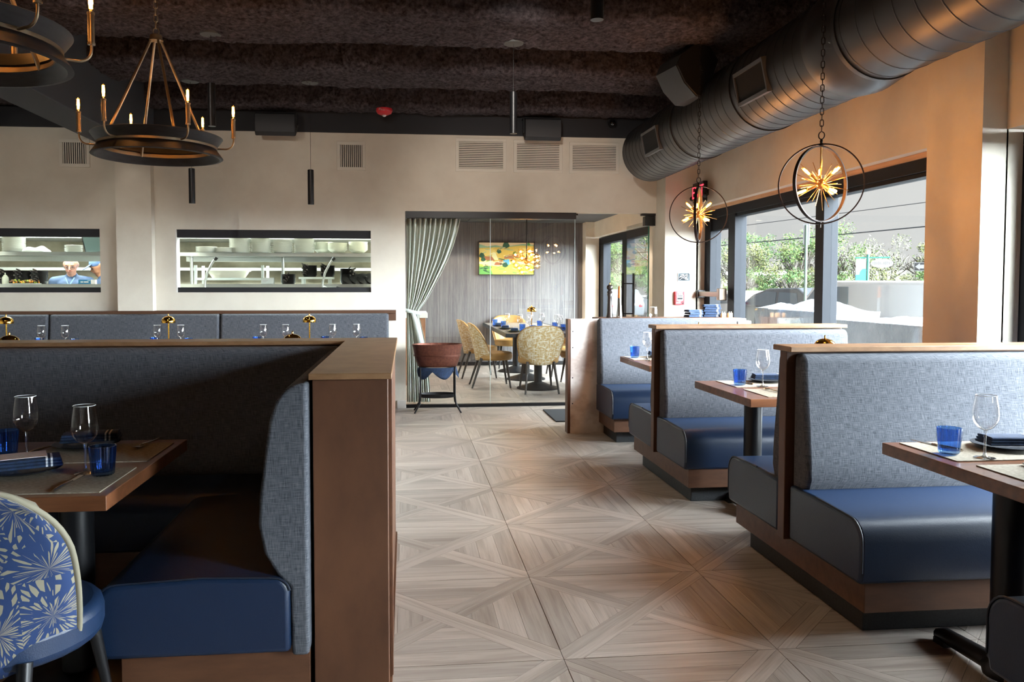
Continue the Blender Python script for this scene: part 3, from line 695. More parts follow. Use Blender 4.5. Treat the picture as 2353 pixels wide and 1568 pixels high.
# middle right table
T = 'on the middle right table'
put(pm, (2.19, 4.665, TZ), 0, 'woven beige placemat under the tumbler ' + T); put(pm, (2.19, 4.255, TZ), 0, 'woven beige placemat at the near edge ' + T)
put(tb, (2.031, 4.588, MZ), .4, 'blue ribbed tumbler ' + T); put(wg, (2.141, 4.515, MZ), 0, 'clear wine glass beside the tumbler ' + T)
put(pl, (2.28, 4.74, MZ), 0, 'dark charger plate, far setting ' + T); put(nk, (2.28, 4.72, MZ + .0178), R(-10), 'navy folded napkin, far setting ' + T)
put(pl, (2.30, 4.30, MZ), 0, 'dark charger plate, near setting ' + T); put(nk, (2.28, 4.30, MZ + .0178), R(5), 'navy folded napkin, near setting ' + T)
put(fk, (2.10, 4.30, MZ), R(6), 'fork on the near placemat ' + T); put(kn, (2.10, 4.70, MZ), R(10), 'knife behind the tumbler ' + T)
put(fk, (2.47, 4.72, MZ), R(160), 'fork right of the far napkin ' + T)
put(wg, (2.47, 4.33, MZ), 0, 'wine glass half hidden behind the booth post ' + T)
put(gl, (2.49, 4.44, TZ), 0, 'gold dome lamp peeking over the nearest right booth')
# far right table
T = 'on the far right table'
put(pm, (2.08, 6.42, TZ), 0, 'woven beige placemat ' + T)
put(tb, (1.925, 6.44, MZ), .2, 'blue ribbed tumbler ' + T); put(wg, (1.995, 6.32, MZ), 0, 'clear wine glass ' + T)
put(pl, (2.17, 6.47, MZ), 0, 'dark charger plate ' + T); put(nk, (2.16, 6.47, MZ + .0178), R(-6), 'navy folded napkin ' + T)
put(fk, (1.955, 6.16, MZ - .003), R(170), 'fork at the near edge ' + T)
put(gl, (2.37, 6.15, TZ), 0, 'gold dome lamp just showing over the middle right booth')
# left foreground table
T = 'on the left foreground table'
put(pm, (-1.115, 2.545, TZ), 0, 'woven beige placemat at the near edge ' + T); put(pm, (-1.11, 2.955, TZ), 0, 'woven beige placemat at the far edge ' + T)
put(wg, (-1.321, 2.863, MZ), 0, 'wine glass at the left edge ' + T); put(wg, (-1.031, 2.623, MZ), 0, 'wine glass right of the menu card ' + T)
put(tb, (-1.41, 2.905, MZ), .3, 'dark blue tumbler at the left edge ' + T); put(tb, (-.964, 2.587, MZ), .1, 'dark blue tumbler near the table corner ' + T)
put(pl, (-1.24, 2.66, MZ), 0, 'dark charger plate, near setting ' + T); put(nk, (-1.225, 2.655, MZ + .0178), R(25), 'navy striped napkin under the menu card ' + T)
put(pl, (-1.20, 3.07, MZ), 0, 'dark charger plate, far setting ' + T); put(nk, (-1.19, 3.09, MZ + .0178), R(12), 'dark napkin, far setting ' + T)
mc.location = (-1.245, 2.665, MZ + .0535); mc.rotation_euler = (0, 0, R(25))
put(kn, (-1.033, 2.50, MZ), R(0), 'knife in front of the tumbler ' + T); put(kn, (-1.34, 3.06, MZ), R(-8), 'knife beyond the left tumbler ' + T)
put(fk, (-.985, 3.085, MZ), R(172), 'fork on the far placemat ' + T)
# back wall tables
gx = (-3.62, -3.39, -2.47, -2.23, -1.425, -1.195, -.735, -.49)
side = ('left', 'right') * 4
names = ('leftmost gold lamp', 'leftmost gold lamp', 'middle gold lamp', 'middle gold lamp', 'rightmost gold lamp', 'rightmost gold lamp', 'far right end', 'far right end')
xs_lamp = (-3.87, -2.335, -.975)
gx = [Xp for Xp in (-3.535, -3.315, -2.445, -2.22, -1.42, -1.20, -.735, -.495)]
lbl = ['wine glass just right of the leftmost back lamp', 'second wine glass right of the leftmost back lamp', 'wine glass left of the middle back lamp', 'wine glass right of the middle back lamp',
       'first of four wine glasses around the rightmost back lamp', 'second of four wine glasses around the rightmost back lamp', 'third of four wine glasses around the rightmost back lamp', 'last of four wine glasses around the rightmost back lamp']
for x, l in zip(gx, lbl): put(wg, (x, 8.02, TZ), 0, l)
tx = [(-3.60, 8.12), (-3.20, 7.95), (-2.50, 8.1), (-2.13, 7.95), (-1.50, 8.1), (-.82, 8.1), (-.42, 7.95)]
lbl = ['blue tumbler left of the glasses at the left back table', 'blue tumbler right of the glasses at the left back table', 'blue tumbler left of the glasses at the middle back table', 'blue tumbler right of the glasses at the middle back table',
       'blue tumbler at the left end of the right back table', 'blue tumbler right of the rightmost back lamp', 'blue tumbler at the right end of the right back table']
for (x, y), l in zip(tx, lbl): put(tb, (x, y, TZ), 0, l)
for x, l in zip((-3.84, -2.325, -.96), ('left', 'middle', 'right')): put(gl, (x, 7.98, TZ), 0, 'gold mushroom lamp on the %s table at the back wall' % l, scale=1.06)
put(gl, (-.735, 5.2, TZ), 0, 'gold lamp dome showing just over the partition cap on its right'); put(gl, (-2.51, 5.25, TZ), 0, 'gold lamp dome showing over the partition at the left edge')
# extra wide table tops carry the outer settings of the back wall tables

# ---- blue and cream coral print chair at the bottom left
coral, nt, out = newmat('coral_print')
tc = N(nt, 'ShaderNodeTexCoord'); mp = N(nt, 'ShaderNodeMapping'); L(nt, tc.outputs['UV'], mp.inputs[0])
vo = N(nt, 'ShaderNodeTexVoronoi'); vo.inputs['Scale'].default_value = 5.0; vo.inputs['Randomness'].default_value = .8; L(nt, mp.outputs[0], vo.inputs['Vector'])
sb = N(nt, 'ShaderNodeVectorMath', operation='SUBTRACT'); sc_ = N(nt, 'ShaderNodeVectorMath', operation='SCALE'); sc_.inputs['Scale'].default_value = 1.0
L(nt, mp.outputs[0], sb.inputs[0]); L(nt, vo.outputs['Position'], sb.inputs[1])
sp_ = N(nt, 'ShaderNodeSeparateXYZ'); L(nt, sb.outputs[0], sp_.inputs[0])
at2 = N(nt, 'ShaderNodeMath', operation='ARCTAN2'); L(nt, sp_.outputs[1], at2.inputs[0]); L(nt, sp_.outputs[0], at2.inputs[1])
ln = N(nt, 'ShaderNodeVectorMath', operation='LENGTH'); L(nt, sb.outputs[0], ln.inputs[0])
ca_ = N(nt, 'ShaderNodeMath', operation='MULTIPLY'); ca_.inputs[1].default_value = 6.5; L(nt, at2.outputs[0], ca_.inputs[0])
lr = N(nt, 'ShaderNodeMath', operation='MULTIPLY'); lr.inputs[1].default_value = 19.0; L(nt, ln.outputs['Value'], lr.inputs[0])
cb2 = N(nt, 'ShaderNodeCombineXYZ'); L(nt, ca_.outputs[0], cb2.inputs[0]); L(nt, lr.outputs[0], cb2.inputs[1])
n2 = N(nt, 'ShaderNodeTexVoronoi'); n2.inputs['Scale'].default_value = 1.25; n2.feature = 'DISTANCE_TO_EDGE'; L(nt, cb2.outputs[0], n2.inputs['Vector'])
gt = N(nt, 'ShaderNodeMath', operation='GREATER_THAN'); gt.inputs[1].default_value = .17; L(nt, n2.outputs['Distance'], gt.inputs[0])
mx = N(nt, 'ShaderNodeMix', data_type='RGBA'); mx.inputs['A'].default_value = rgb(hx('082650')); mx.inputs['B'].default_value = rgb(hx('757060')); L(nt, gt.outputs[0], mx.inputs['Factor'])
p = N(nt, 'ShaderNodeBsdfPrincipled'); p.inputs['Roughness'].default_value = .85; L(nt, mx.outputs['Result'], p.inputs['Base Color']); L(nt, p.outputs[0], out.inputs[0])
def shell_chair(name, label, loc, rz, back_mat, seat_mat, edge_mat, leg_mat, group=None, uv=True, h=.85, hw=.27):
    t = thing(name, label, 'chair', loc, rz, group)
    # back shell wraps round the rear of the seat; chair faces +y
    def f(u, v, off=0.0):
        a = (u - .5) * 2; z = .36 + (h - .36) * v
        w = hw * (.84 + .22 * math.sin(PI * min(1, v * 1.05) * .62)) * (1 - .13 * max(0, v - .62) ** 1.6 / .38 ** 1.6)
        wrap = .20 * abs(a) ** 2.4 * (1 - .55 * v)
        y = -.235 - .11 * v ** 1.2 + wrap + off
        zz = z - .065 * abs(a) ** 5 * (v ** 4) + .03 * (1 - v) * abs(a) ** 2
        return (a * w, y, zz)
    m = MB(); m.grid(lambda u, v: f(u, v), 18, 16)
    o = m.build('back_shell', [back_mat, edge_mat], t, smooth=180)
    ul = o.data.uv_layers.new(name='UVMap'); vv = [(i / 18 * hw * 2.6, j / 16 * (h - .36)) for j in range(17) for i in range(19)]
    for lp in o.data.loops: ul.data[lp.index].uv = vv[lp.vertex_index]
    md = o.modifiers.new('thick', 'SOLIDIFY'); md.thickness = .03; md.offset = 1 if False else -1; md.material_offset_rim = 1; md.material_offset = 1
    bpth = [f(k / 12, 0) for k in range(13)]
    edge = [f(0, k / 14) for k in range(15)] + [f(k / 12, 1) for k in range(1, 13)] + [f(1, 1 - k / 14) for k in range(1, 15)]
    MB().tube([(x, y + .012, z) for x, y, z in edge], .009, 8).build('edge_welt', edge_mat, t, smooth=60)
    MB().prism([(hw * .93 * math.cos(a_) * (1 if abs(math.cos(a_)) < .98 else 1), .02 + .25 * math.sin(a_)) for a_ in [2 * PI * k / 28 for k in range(28)]], .37, .47, 'z').build('seat', seat_mat, t, smooth=50, bevel=.028, seg=3)
    for sx in (-1, 1):
        for y0, y1 in ((.16, .22), (-.17, -.30)):
            MB().tube([(sx * .17, y0, .40), (sx * .215, y1, 0.0)], [.02, .012], 10).build('leg', leg_mat, t, smooth=60)
    return t
cream_m = M('cream_welt', hx('767160'), .8)
shell_chair('print_chair', 'blue and cream coral print chair back at the bottom left', (-1.13, 2.27, 0), R(-6), coral, leather_m, cream_m, black_m, h=.885, hw=.275)

# ================================================================== LIGHT FITTINGS
BULB_W = 2.2
def chain_mb(z0, z1, x=0, y=0, link=.034, w=.0085, r=.0022):
    m = MB(); n = max(1, int((z1 - z0) / (link * .8)))
    st = (z1 - z0) / n
    for k in range(n):
        c = z0 + st * (k + .5); hl = link / 2 - w; pts = []
        for a in range(0, 181, 45): pts.append((w * math.cos(R(a)), hl + w * math.sin(R(a))))
        for a in range(180, 361, 45): pts.append((w * math.cos(R(a)), -hl + w * math.sin(R(a))))
        m.loop([((x + p, y, c + q) if k % 2 else (x, y + p, c + q)) for p, q in pts], r, 5)
    return m
def bulb_parts(parent, M4, r=.0125, ln=.075):
    """tubular filament bulb along local +z of M4"""
    prof = [(r * .55, 0), (r * .9, ln * .12), (r, ln * .3), (r, ln * .8), (r * .8, ln * .93), (r * .4, ln), (0, ln * 1.01)]
    o = MB().lathe(prof, 14, mat=M4).build('bulb', bulbglass_m, parent, smooth=180)
    f = MB()
    for a in range(4):
        x, y = .0045 * math.cos(a * PI / 2), .0045 * math.sin(a * PI / 2)
        f.tube([M4 @ Vector((x * .6, y * .6, ln * .14)), M4 @ Vector((x, y, ln * .5)), M4 @ Vector((x * .7, y * .7, ln * .86))], .0042, 6)
    f.build('filament', fil_m, o)
    point_light('bulb_glow', M4 @ Vector((0, 0, ln * .5)), BULB_W, WARM, .012, o)
    return o
def chandelier(label, loc, rz):
    t = thing('chandelier', label, 'chandelier', loc, rz)       # origin at ring centre
    mb_ = M('charcoal_wood', hx('2b2b2e'), .55, col2=hx('1d1d20'), scale=(14, 14, 60))
    up = [(.345, .006), (.385, .062), (.378, .066), (.362, .066), (.322, .010), (.33, .006)]
    MB().lathe(up, 64, close=True).build('upper_band', mb_, t, smooth=40)
    MB().lathe([(r, -z) for r, z in up][::-1], 64, close=True).build('lower_band', mb_, t, smooth=40)
    MB().lathe([(.335, -.007), (.351, -.007), (.351, .007), (.335, .007)], 64, close=True).build('brass_ring', champ_m, t, smooth=40)
    MB().lathe([(.318, -.02), (.324, -.02), (.324, -.004), (.318, -.004)], 64, close=True).build('inner_ring', champ_m, t, smooth=40)
    for k in range(4):
        a = R(35 + 90 * k); e = Vector((.325 * math.cos(a), .325 * math.sin(a), -.02)); h = Vector((.03 * math.cos(a), .03 * math.sin(a), .655))
        MB().tube([h, e], .0085, 10).build('rod', champ_m, t, smooth=60)
    MB().lathe([(0, .65), (.042, .65), (.042, .658), (.036, .662), (.036, .682), (.03, .688), (0, .688)], 24).build('hub', champ_m, t, smooth=40)
    MB().loop([(.018 * math.cos(R(a)), 0, .708 + .022 * math.sin(R(a))) for a in range(0, 360, 24)], .0035, 8).build('loop', champ_m, t, smooth=180)
    chain_mb(.728, 3.66 - loc[2], link=.05, w=.011, r=.003).build('chain', champ_m, t, smooth=180)
    for k in range(6):
        a = R(8 + 60 * k); d = Vector((math.cos(a), math.sin(a), 0)); pts = [d * .345]
        pts += [d * (.40 + .05 * math.sin(R(b))) + Vector((0, 0, .05 - .05 * math.cos(R(b)))) for b in range(0, 91, 15)] + [d * .45 + Vector((0, 0, .075))]
        arm = MB().tube(pts, .0055, 8).build('arm', champ_m, t, smooth=60)
        MB().lathe([(0, .07), (.014, .07), (.0145, .078), (.0125, .08), (.0125, .185), (.0145, .187), (.0145, .195), (.008, .197)], 16, c=d * .45).build('candle_tube', champ_m, arm, smooth=40)
        bulb_parts(t, Matrix.Translation(d * .45 + Vector((0, 0, .197))), .015, .085)
    return t
chandelier('black ring chandelier with six brass candle bulbs, whole in view', (-1.53, 5.1, 2.236), 0)
chandelier('black ring chandelier cut off at the top left corner', (-1.60, 3.0, 2.236), R(22))

def orb(label, loc, rz, inner):
    global BULB_W; BULB_W = 5.6
    t = thing('orb_pendant', label, 'pendant lamp', loc, rz)
    dark = M('dark_bronze', hx('2a2422'), .42, .6)
    def ring(rad, ang, w=.011, th=.0075):
        mt = Matrix.Rotation(ang, 4, 'Z') @ Matrix.Rotation(PI / 2, 4, 'X')
        return MB().lathe([(rad - th, -w), (rad, -w), (rad, w), (rad - th, w)], 72, close=True, mat=mt)
    ring(.236, 0).build('outer_ring', dark, t, smooth=40); ring(.223, inner).build('inner_ring', dark, t, smooth=40)
    MB().ball((0, 0, 0), .031, 16, 10).build('hub', brass_m, t, smooth=180)
    MB().tube([(0, 0, .03), (0, 0, .224)], .0055, 10).build('stem', brass_m, t, smooth=60)
    MB().lathe([(0, .222), (.012, .222), (.012, .236), (.007, .24), (.009, .252), (.005, .262), (0, .262)], 14).build('top_cap', dark, t, smooth=40)
    MB().lathe([(0, -.255), (.007, -.255), (.007, -.236), (.01, -.234), (.01, -.222), (0, -.222)], 12).build('bottom_pin', dark, t, smooth=40)
    MB().loop([(.016 * math.cos(R(a)), 0, .283 + .022 * math.sin(R(a))) for a in range(0, 360, 24)], .0035, 8).build('loop', dark, t, smooth=180)
    chain_mb(.304, 3.63 / 1 - loc[2] + .15, link=.042, w=.009, r=.0026).build('chain', dark, t, smooth=180)
    t.scale = (.92,) * 3
    rnd = random.Random(5)
    for k in range(34):                                     # spikes all round the hub
        z = 1 - 2 * (k + .5) / 34; a = k * 2.39996; rr = math.sqrt(1 - z * z)
        if z > .93: continue
        d = Vector((rr * math.cos(a), rr * math.sin(a), z)); ln = .115 + .055 * rnd.random()
        MB().tube([d * .028, d * ln], .0021, 6).build('spike', brass_m, t, smooth=60)
    for az, el in ((200, 42), (340, 40), (95, 45), (190, -22), (310, -25), (60, -20)):
        d = Vector((math.cos(R(az)) * math.cos(R(el)), math.sin(R(az)) * math.cos(R(el)), math.sin(R(el))))
        q = d.to_track_quat('Z', 'Y').to_matrix().to_4x4()
        MB().lathe([(0, .026), (.0095, .026), (.0105, .07), (.0095, .078), (0, .078)], 12, mat=q).build('socket', brass_m, t, smooth=40)
        bulb_parts(t, q @ Matrix.Translation((0, 0, .076)), .0125, .07)
    return t
orb('spiked brass orb pendant in two dark rings, nearer and larger', (2.235, 4.06, 1.92), R(-30), R(52))
orb('spiked brass orb pendant in two dark rings, farther and smaller', (2.235, 5.84, 1.918), R(-20), R(82))

def cylinder_pendant(label, x, y, zb, ztop=3.25):
    t = thing('cylinder_pendant', label, 'pendant lamp', (x, y, 0))
    can = M('grey_canopy', hx('4b4d4c'), .6)
    MB().lathe([(0, ztop - .012), (.075, ztop - .012), (.078, ztop - .004), (.078, ztop + .03), (0, ztop + .03)], 28).build('canopy', can, t, smooth=40)
    MB().tube([(0, 0, zb + .32), (0, 0, ztop)], .0016, 6).build('cord', black_m, t)
    MB().lathe([(.024, zb), (.0285, zb), (.0285, zb + .318), (.02, zb + .322), (0, zb + .322)], 24).build('shade', black_m, t, smooth=40)
    MB().lathe([(0, zb + .004), (.0245, zb + .004)], 20).build('lens', filw_m, t)
    d = bpy.data.lights.new('pendant_spot', 'SPOT'); d.energy = 16; d.spot_size = R(105); d.spot_blend = .7; d.color = (1, .73, .46); d.shadow_soft_size = .03
    lo = bpy.data.objects.new('pendant_spot', d); C.objects.link(lo); lo.parent = t; lo.location = (0, 0, zb - .01)
cylinder_pendant('black cylinder pendant in the middle aisle, hung high before the louvres', .839, 6.09, 2.552)
cylinder_pendant('black cylinder pendant cut off by the top edge', .84, 3.42, 2.535)
cylinder_pendant('black cylinder pendant just right of the whole chandelier', -1.437, 6.097, 2.565)
cylinder_pendant('black cylinder pendant hung low behind the whole chandelier', -1.953, 7.491, 2.13)
cylinder_pendant('black cylinder pendant hung low over the middle of the long hatch', -.869, 7.428, 2.125)

def added_track_spot(x, y, aim, e, lb):  # fixtures out of view, added to brighten the back wall evenly
    d = (Vector(aim) - Vector((x, y, 3.12))).normalized(); q = Matrix.Translation((0, 0, -.10)) @ d.to_track_quat('-Z', 'Y').to_matrix().to_4x4()
    t = thing('added_track_light', 'added unseen track spotlight under the ceiling, lighting the ' + lb, 'spotlight', (x, y, 3.22))
    bx(-.3, .3, -.015, .015, 0, .03).build('track', black_m, t); MB().tube([(0, 0, 0), (0, 0, -.10)], .008, 8).build('stem', black_m, t, smooth=60)
    MB().lathe([(.034, -.06), (.038, -.06), (.04, .06), (.03, .07), (0, .07)], 20, mat=q).build('head', black_m, t, smooth=40)
    MB().lathe([(0, -.052), (.034, -.052)], 16, mat=q).build('lens', filw_m, t)
    l = bpy.data.lights.new('added_track_beam', 'SPOT'); l.energy = e; l.spot_size = R(52); l.spot_blend = .8; l.color = (1, .93, .84); l.shadow_soft_size = .12
    o = bpy.data.objects.new('added_track_beam', l); C.objects.link(o); o.parent = t; o.location = Vector((0, 0, -.10)) + d * .07; o.rotation_euler = d.to_track_quat('-Z', 'Y').to_euler()
for x, ax, e, lb in ((-3.4, -3.9, 48, 'left end of the back wall'), (-2.2, -1.9, 38, 'long kitchen hatch'), (-.6, -.3, 26, 'wall left of the glass front'), (.6, 1.4, 100, 'wall louvres')): added_track_spot(x, 4.45, (ax, 8.77, 1.95), e, lb)

# ================================================================== DUCT, SPEAKERS, GRILLES
t = thing('spiral_duct', 'dark spiral air duct running along the right under the ceiling', 'duct', (2.60, 0, 2.79))
def ycyl(prof, n=48): return MB().lathe(prof, n, close=False, mat=Matrix.Rotation(-PI / 2, 4, 'X'))
def ribbed(y0, y1, r, pitch):
    p = []; y = y0
    while y < y1 - .02:
        p += [(r, y), (r, min(y + pitch - .012, y1)), (r + .0025, min(y + pitch - .008, y1)), (r + .0025, min(y + pitch - .004, y1)), (r, min(y + pitch, y1))]; y += pitch
    return p
def openends(o):
    bm = bmesh.new(); bm.from_mesh(o.data); bmesh.ops.delete(bm, geom=[f for f in bm.faces if len(f.verts) > 4], context='FACES_ONLY'); bm.to_mesh(o.data); bm.free()
ycyl(ribbed(4.42, 8.2, .303, .118) + [(.303, 8.2), (.29, 8.22), (0, 8.22)]).build('far_section', duct_m, t, smooth=16)
ycyl([(.292, 4.10), (.292, 4.13), (.312, 4.20), (.326, 4.30), (.316, 4.40), (.305, 4.43)]).build('elbow_gore', duct_m, t, smooth=40)
ycyl(ribbed(-3.3, 4.12, .290, .15)).build('near_section', duct_m, t, smooth=16)
for y, r in ((4.10, .298), (4.43, .311), (5.45, .311), (6.7, .311)): MB().lathe([(r - .01, -.018), (r, -.018), (r, .018), (r - .01, .018)], 48, close=True, mat=Matrix.Translation((0, y, 0)) @ Matrix.Rotation(-PI / 2, 4, 'X')).build('collar', duct_m, t, smooth=40)
gr_m = M('grille_rim', hx('5f6267'), .4, .5)
for yc in (5.09, 7.23):
    q = Matrix.Translation((0, yc, 0)) @ Matrix.Rotation(R(-12), 4, 'Y')
    o = MB(); 
    for b in (((-.30, 0, .10), (.02, .22, .012)), ((-.30, 0, -.10), (.02, .22, .012)), ((-.30, .215, 0), (.02, .008, .1)), ((-.30, -.215, 0), (.02, .008, .1))): o.xbox(q @ Matrix.Translation(b[0]), *b[1])
    ob = o.build('grille_frame', gr_m, t)
    MB().xbox(q @ Matrix.Translation((-.298, 0, 0)), .012, .212, .094).build('grille_opening', duct_dark_m, ob)
for y in (1.2, 4.9, 7.9): MB().tube([(0, y, .30), (0, y, .86)], .004, 6).build('hanger', black_m, t)

def speaker(name, label, loc, rz, w, tilt, k=1.0):
    t = thing(name, label, 'speaker', loc, rz)
    prof = [(.11, .12), (-.05, .12), (-.10, .09), (-.115, .0), (-.10, -.09), (-.06, -.125), (.11, -.02)]
    prof = [(a * k, b * k) for a, b in prof]; sp = M('speaker_black', hx('17181a'), .6); sg = M('speaker_grille', hx('2e3033'), .55, col2=hx('222427'), scale=(500, 500, 500))
    o = MB().prism(prof, -w / 2, w / 2, 'x').build('cabinet', sp, t, smooth=40, bevel=.006); o.rotation_euler = (R(tilt), 0, 0)
    gp = [(-.052, .122), (-.104, .092), (-.119, 0), (-.104, -.092), (-.062, -.127), (-.058, -.12), (-.098, -.088), (-.112, 0), (-.098, .088), (-.05, .116)]
    gp = [(a * k, b * k) for a, b in gp]; MB().prism(gp, -w / 2 + .008, w / 2 - .008, 'x').build('grille', sg, o, smooth=40)
    b = MB(); b.box(w / 2, w / 2 + .006, -.02, .02, -.03, .13); b.box(-w / 2 - .006, -w / 2, -.02, .02, -.03, .13); b.box(-w / 2 - .006, w / 2 + .006, -.02, .14, .126, .132)
    b.build('bracket', sp, t)
    MB().tube([(w / 2 - .001, 0, 0), (w / 2 + .02, 0, 0)], .018, 10).build('knob', sp, t, smooth=50)
speaker('wall_speaker', 'black wedge speaker over the long kitchen hatch', (-1.36, 8.60, 3.085), 0, .42, 0)
speaker('wall_speaker', 'black wedge speaker over the middle wall louvre', (1.50, 8.60, 3.085), 0, .40, 0)
speaker('wall_speaker', 'black wedge speaker at the left edge over the first grille', (-4.42, 8.60, 3.06), 0, .42, 0)
speaker('ceiling_speaker', 'black speaker hung under the ceiling beside the duct', (2.27, 6.15, 3.06), R(-80), .34, 38, 1.55)
MB().tube([(2.27, 6.15, 3.26), (2.27, 6.15, 3.64)], .006, 6).build('drop_rod', black_m, bpy.data.objects['ceiling_speaker']).location = (0, 0, 0)
ob = [o for o in bpy.data.objects if o.name == 'drop_rod'][0]; ob.parent = bpy.data.objects['ceiling_speaker']; ob.matrix_parent_inverse = (Matrix.Translation((2.27, 6.15, 3.06)) @ Matrix.Rotation(R(-80), 4, 'Z')).inverted()

def grille(name, label, x0, x1, z0, z1, vert, n):
    t = thing(name, label, 'vent', ((x0 + x1) / 2, YB, (z0 + z1) / 2)); w, h = (x1 - x0) / 2, (z1 - z0) / 2; b = .036
    gm = M('grille_paint', hx('d8d3c6'), .6)
    fr = MB(); fr.box(-w, w, -.012, 0, h - b, h); fr.box(-w, w, -.012, 0, -h, -h + b); fr.box(-w, -w + b, -.012, 0, -h + b, h - b); fr.box(w - b, w, -.012, 0, -h + b, h - b)
    fr.build('frame', gm, t, bevel=.002)
    bx(-w + b, w - b, -.004, 0, -h + b, h - b).build('backing', duct_dark_m, t)
    iw, ih = w - b, h - b
    for k in range(n):
        if vert: c = -iw + 2 * iw * (k + .5) / n; q = Matrix.Translation((c, -.008, 0)) @ Matrix.Rotation(R(0), 4, 'Z'); MB().xbox(q, iw / n * .5, .004, ih).build('slat', gm, t)
        else: c = -ih + 2 * ih * (k + .5) / n; q = Matrix.Translation((0, -.009, c)) @ Matrix.Rotation(R(35), 4, 'X'); MB().xbox(q, iw, .0022, ih / n * .66).build('slat', gm, t)
    for sx in (-.6, .6):
        for sz in (-1, 1): MB().lathe([(0, 0), (.004, 0), (.004, .002), (0, .002)], 8, mat=Matrix.Translation((sx * w, -.012, sz * (h - b / 2))) @ Matrix.Rotation(PI / 2, 4, 'X')).build('screw', gm, t)
grille('air_grille', 'square air grille with upright slats left of the chandelier', -3.64, -3.33, 2.63, 2.925, True, 11)
grille('air_grille', 'square air grille with upright slats behind the chandelier ring', -2.285, -2.0, 2.645, 2.95, True, 11)
grille('air_grille', 'square air grille with upright slats right of the low cylinder pendant', -.741, -.432, 2.637, 2.952, True, 11)
grille('wall_louvre', 'wide wall louvre, leftmost of the three', .561, 1.127, 2.643, 3.012, False, 15)
grille('wall_louvre', 'wide wall louvre, middle one of the three', 1.212, 1.765, 2.640, 3.004, False, 15)
grille('wall_louvre', 'wide wall louvre next to the duct end', 1.845, 2.418, 2.640, 2.99, False, 15)

# ---- alarm devices, exit sign, small wall fittings
t = thing('fire_strobe', 'red round fire strobe under the last ceiling beam', 'alarm', (-.215, 8.40, 3.235))
MB().lathe([(0, 0), (.085, 0), (.088, -.02), (.075, -.05), (.04, -.066), (0, -.068)][::-1], 28).build('housing', red_m, t, smooth=50)
MB().ball((0, 0, -.07), .022, 12, 8, (1, 1, .7)).build('lens', M('strobe_lens', hx('e6e6ea'), .1), t, smooth=180)
text('FIRE', .036, MATS['white_paint'], (-.022, -.083, -.024), (R(75), 0, 0), t)
t = thing('ceiling_camera', 'small black dome camera left of the duct end', 'camera', (2.32, 8.72, 3.20))
MB().lathe([(0, 0), (.05, 0), (.05, .02), (0, .02)], 20, mat=Matrix.Rotation(PI / 2, 4, 'X')).build('base', black_m, t, smooth=40)
MB().ball((0, -.025, 0), .036, 14, 8).build('dome', M('smoked_dome', hx('0c0d10'), .06, spec=.9), t, smooth=180)
t = thing('fire_pull_station', 'red fire alarm pull station on the corner pilaster', 'alarm', (3.02, 8.46, 1.235))
bx(-.052, .052, -.05, 0, -.075, .075).build('box', red_m, t, bevel=.004)
wt = M('white_plastic', hx('eceaea'), .4)
bx(-.036, .036, -.055, -.05, -.028, .036).build('handle_plate', wt, t, bevel=.002); bx(-.03, .03, -.058, -.055, -.012, .006).build('handle_slot', black_m, t); bx(-.03, .03, -.058, -.055, .022, .031).build('handle_bar', black_m, t)
MB().prism([(-.03, -.028), (.03, -.028), (0, -.038)], -.056, -.05, 'y').build('handle_tip', wt, t)
MB().lathe([(0, 0), (.009, 0), (.009, .004), (0, .004)], 14, mat=Matrix.Translation((.034, -.05, -.056)) @ Matrix.Rotation(PI / 2, 4, 'X')).build('keyhole', black_m, t)
text('FIRE', .036, wt, (0, -.0507, .054), (R(90), 0, 0), t)
bx(-.04, .008, -.0508, -.0500, -.058, -.046).build('print_line', wt, t)
t = thing('junction_box', 'open metal junction box with bare wires above the fire pull', 'junction box', (3.08, 8.46, 1.47))
bx(-.068, .068, -.004, 0, -.045, .045).build('recess', M('galvanised_dark', hx('30383c'), .4, .6), t)
fr = MB(); fr.box(-.072, .072, -.008, 0, .042, .048); fr.box(-.072, .072, -.008, 0, -.048, -.042); fr.box(-.072, -.066, -.008, 0, -.042, .042); fr.box(.066, .072, -.008, 0, -.042, .042); fr.build('rim', steel_m, t)
rn = random.Random(3)
for k in range(7):
    pts = [(-.06 + .12 * rn.random(), -.012 - .01 * rn.random(), -.036 + .072 * rn.random()) for _ in range(5)]
    MB().tube(pts, .0025, 6).build('wire', wt if k % 3 else black_m, t, smooth=60)
t = thing('exit_sign', 'black exit sign with red letters over the exit door', 'sign', (3.13, 8.15, 2.37), R(-90))
bx(-.15, .15, -.02, .03, -.105, .105).build('box', black_m, t, bevel=.004)
bx(-.03, .03, .03, .10, -.03, .03).build('mount', black_m, t)
text('EXIT', .19, emission('exit_red', (1, .03, .05), 2.2), (0, -.0205, -.002), (R(90), 0, 0), t, xs=.85)
for sx in (-1, 1): MB().ball((sx * .185, -.01, -.05), .028, 10, 8).build('lamp_head', black_m, t, smooth=180)

# ================================================================== PRIVATE DINING ROOM
tan_m = M('tan_leather', hx('96733f'), .5); legd_m = M('dark_leg', hx('2a2624'), .45, .2)
weave, nt, out = newmat('gold_brush_weave')
f1 = noise_fac(nt, 'UV', (14, 60, 1), 3, (.50, .60)); f2 = noise_fac(nt, 'UV', (60, 12, 1), 3, (.52, .62))
mxm = N(nt, 'ShaderNodeMath', operation='MAXIMUM'); L(nt, f1, mxm.inputs[0]); L(nt, f2, mxm.inputs[1])
mx = N(nt, 'ShaderNodeMix', data_type='RGBA'); mx.inputs['A'].default_value = rgb(hx('a68a58')); mx.inputs['B'].default_value = rgb(hx('cbc6b6')); L(nt, mxm.outputs[0], mx.inputs['Factor'])
p = N(nt, 'ShaderNodeBsdfPrincipled'); p.inputs['Roughness'].default_value = .85; L(nt, mx.outputs['Result'], p.inputs['Base Color']); L(nt, p.outputs[0], out.inputs[0])
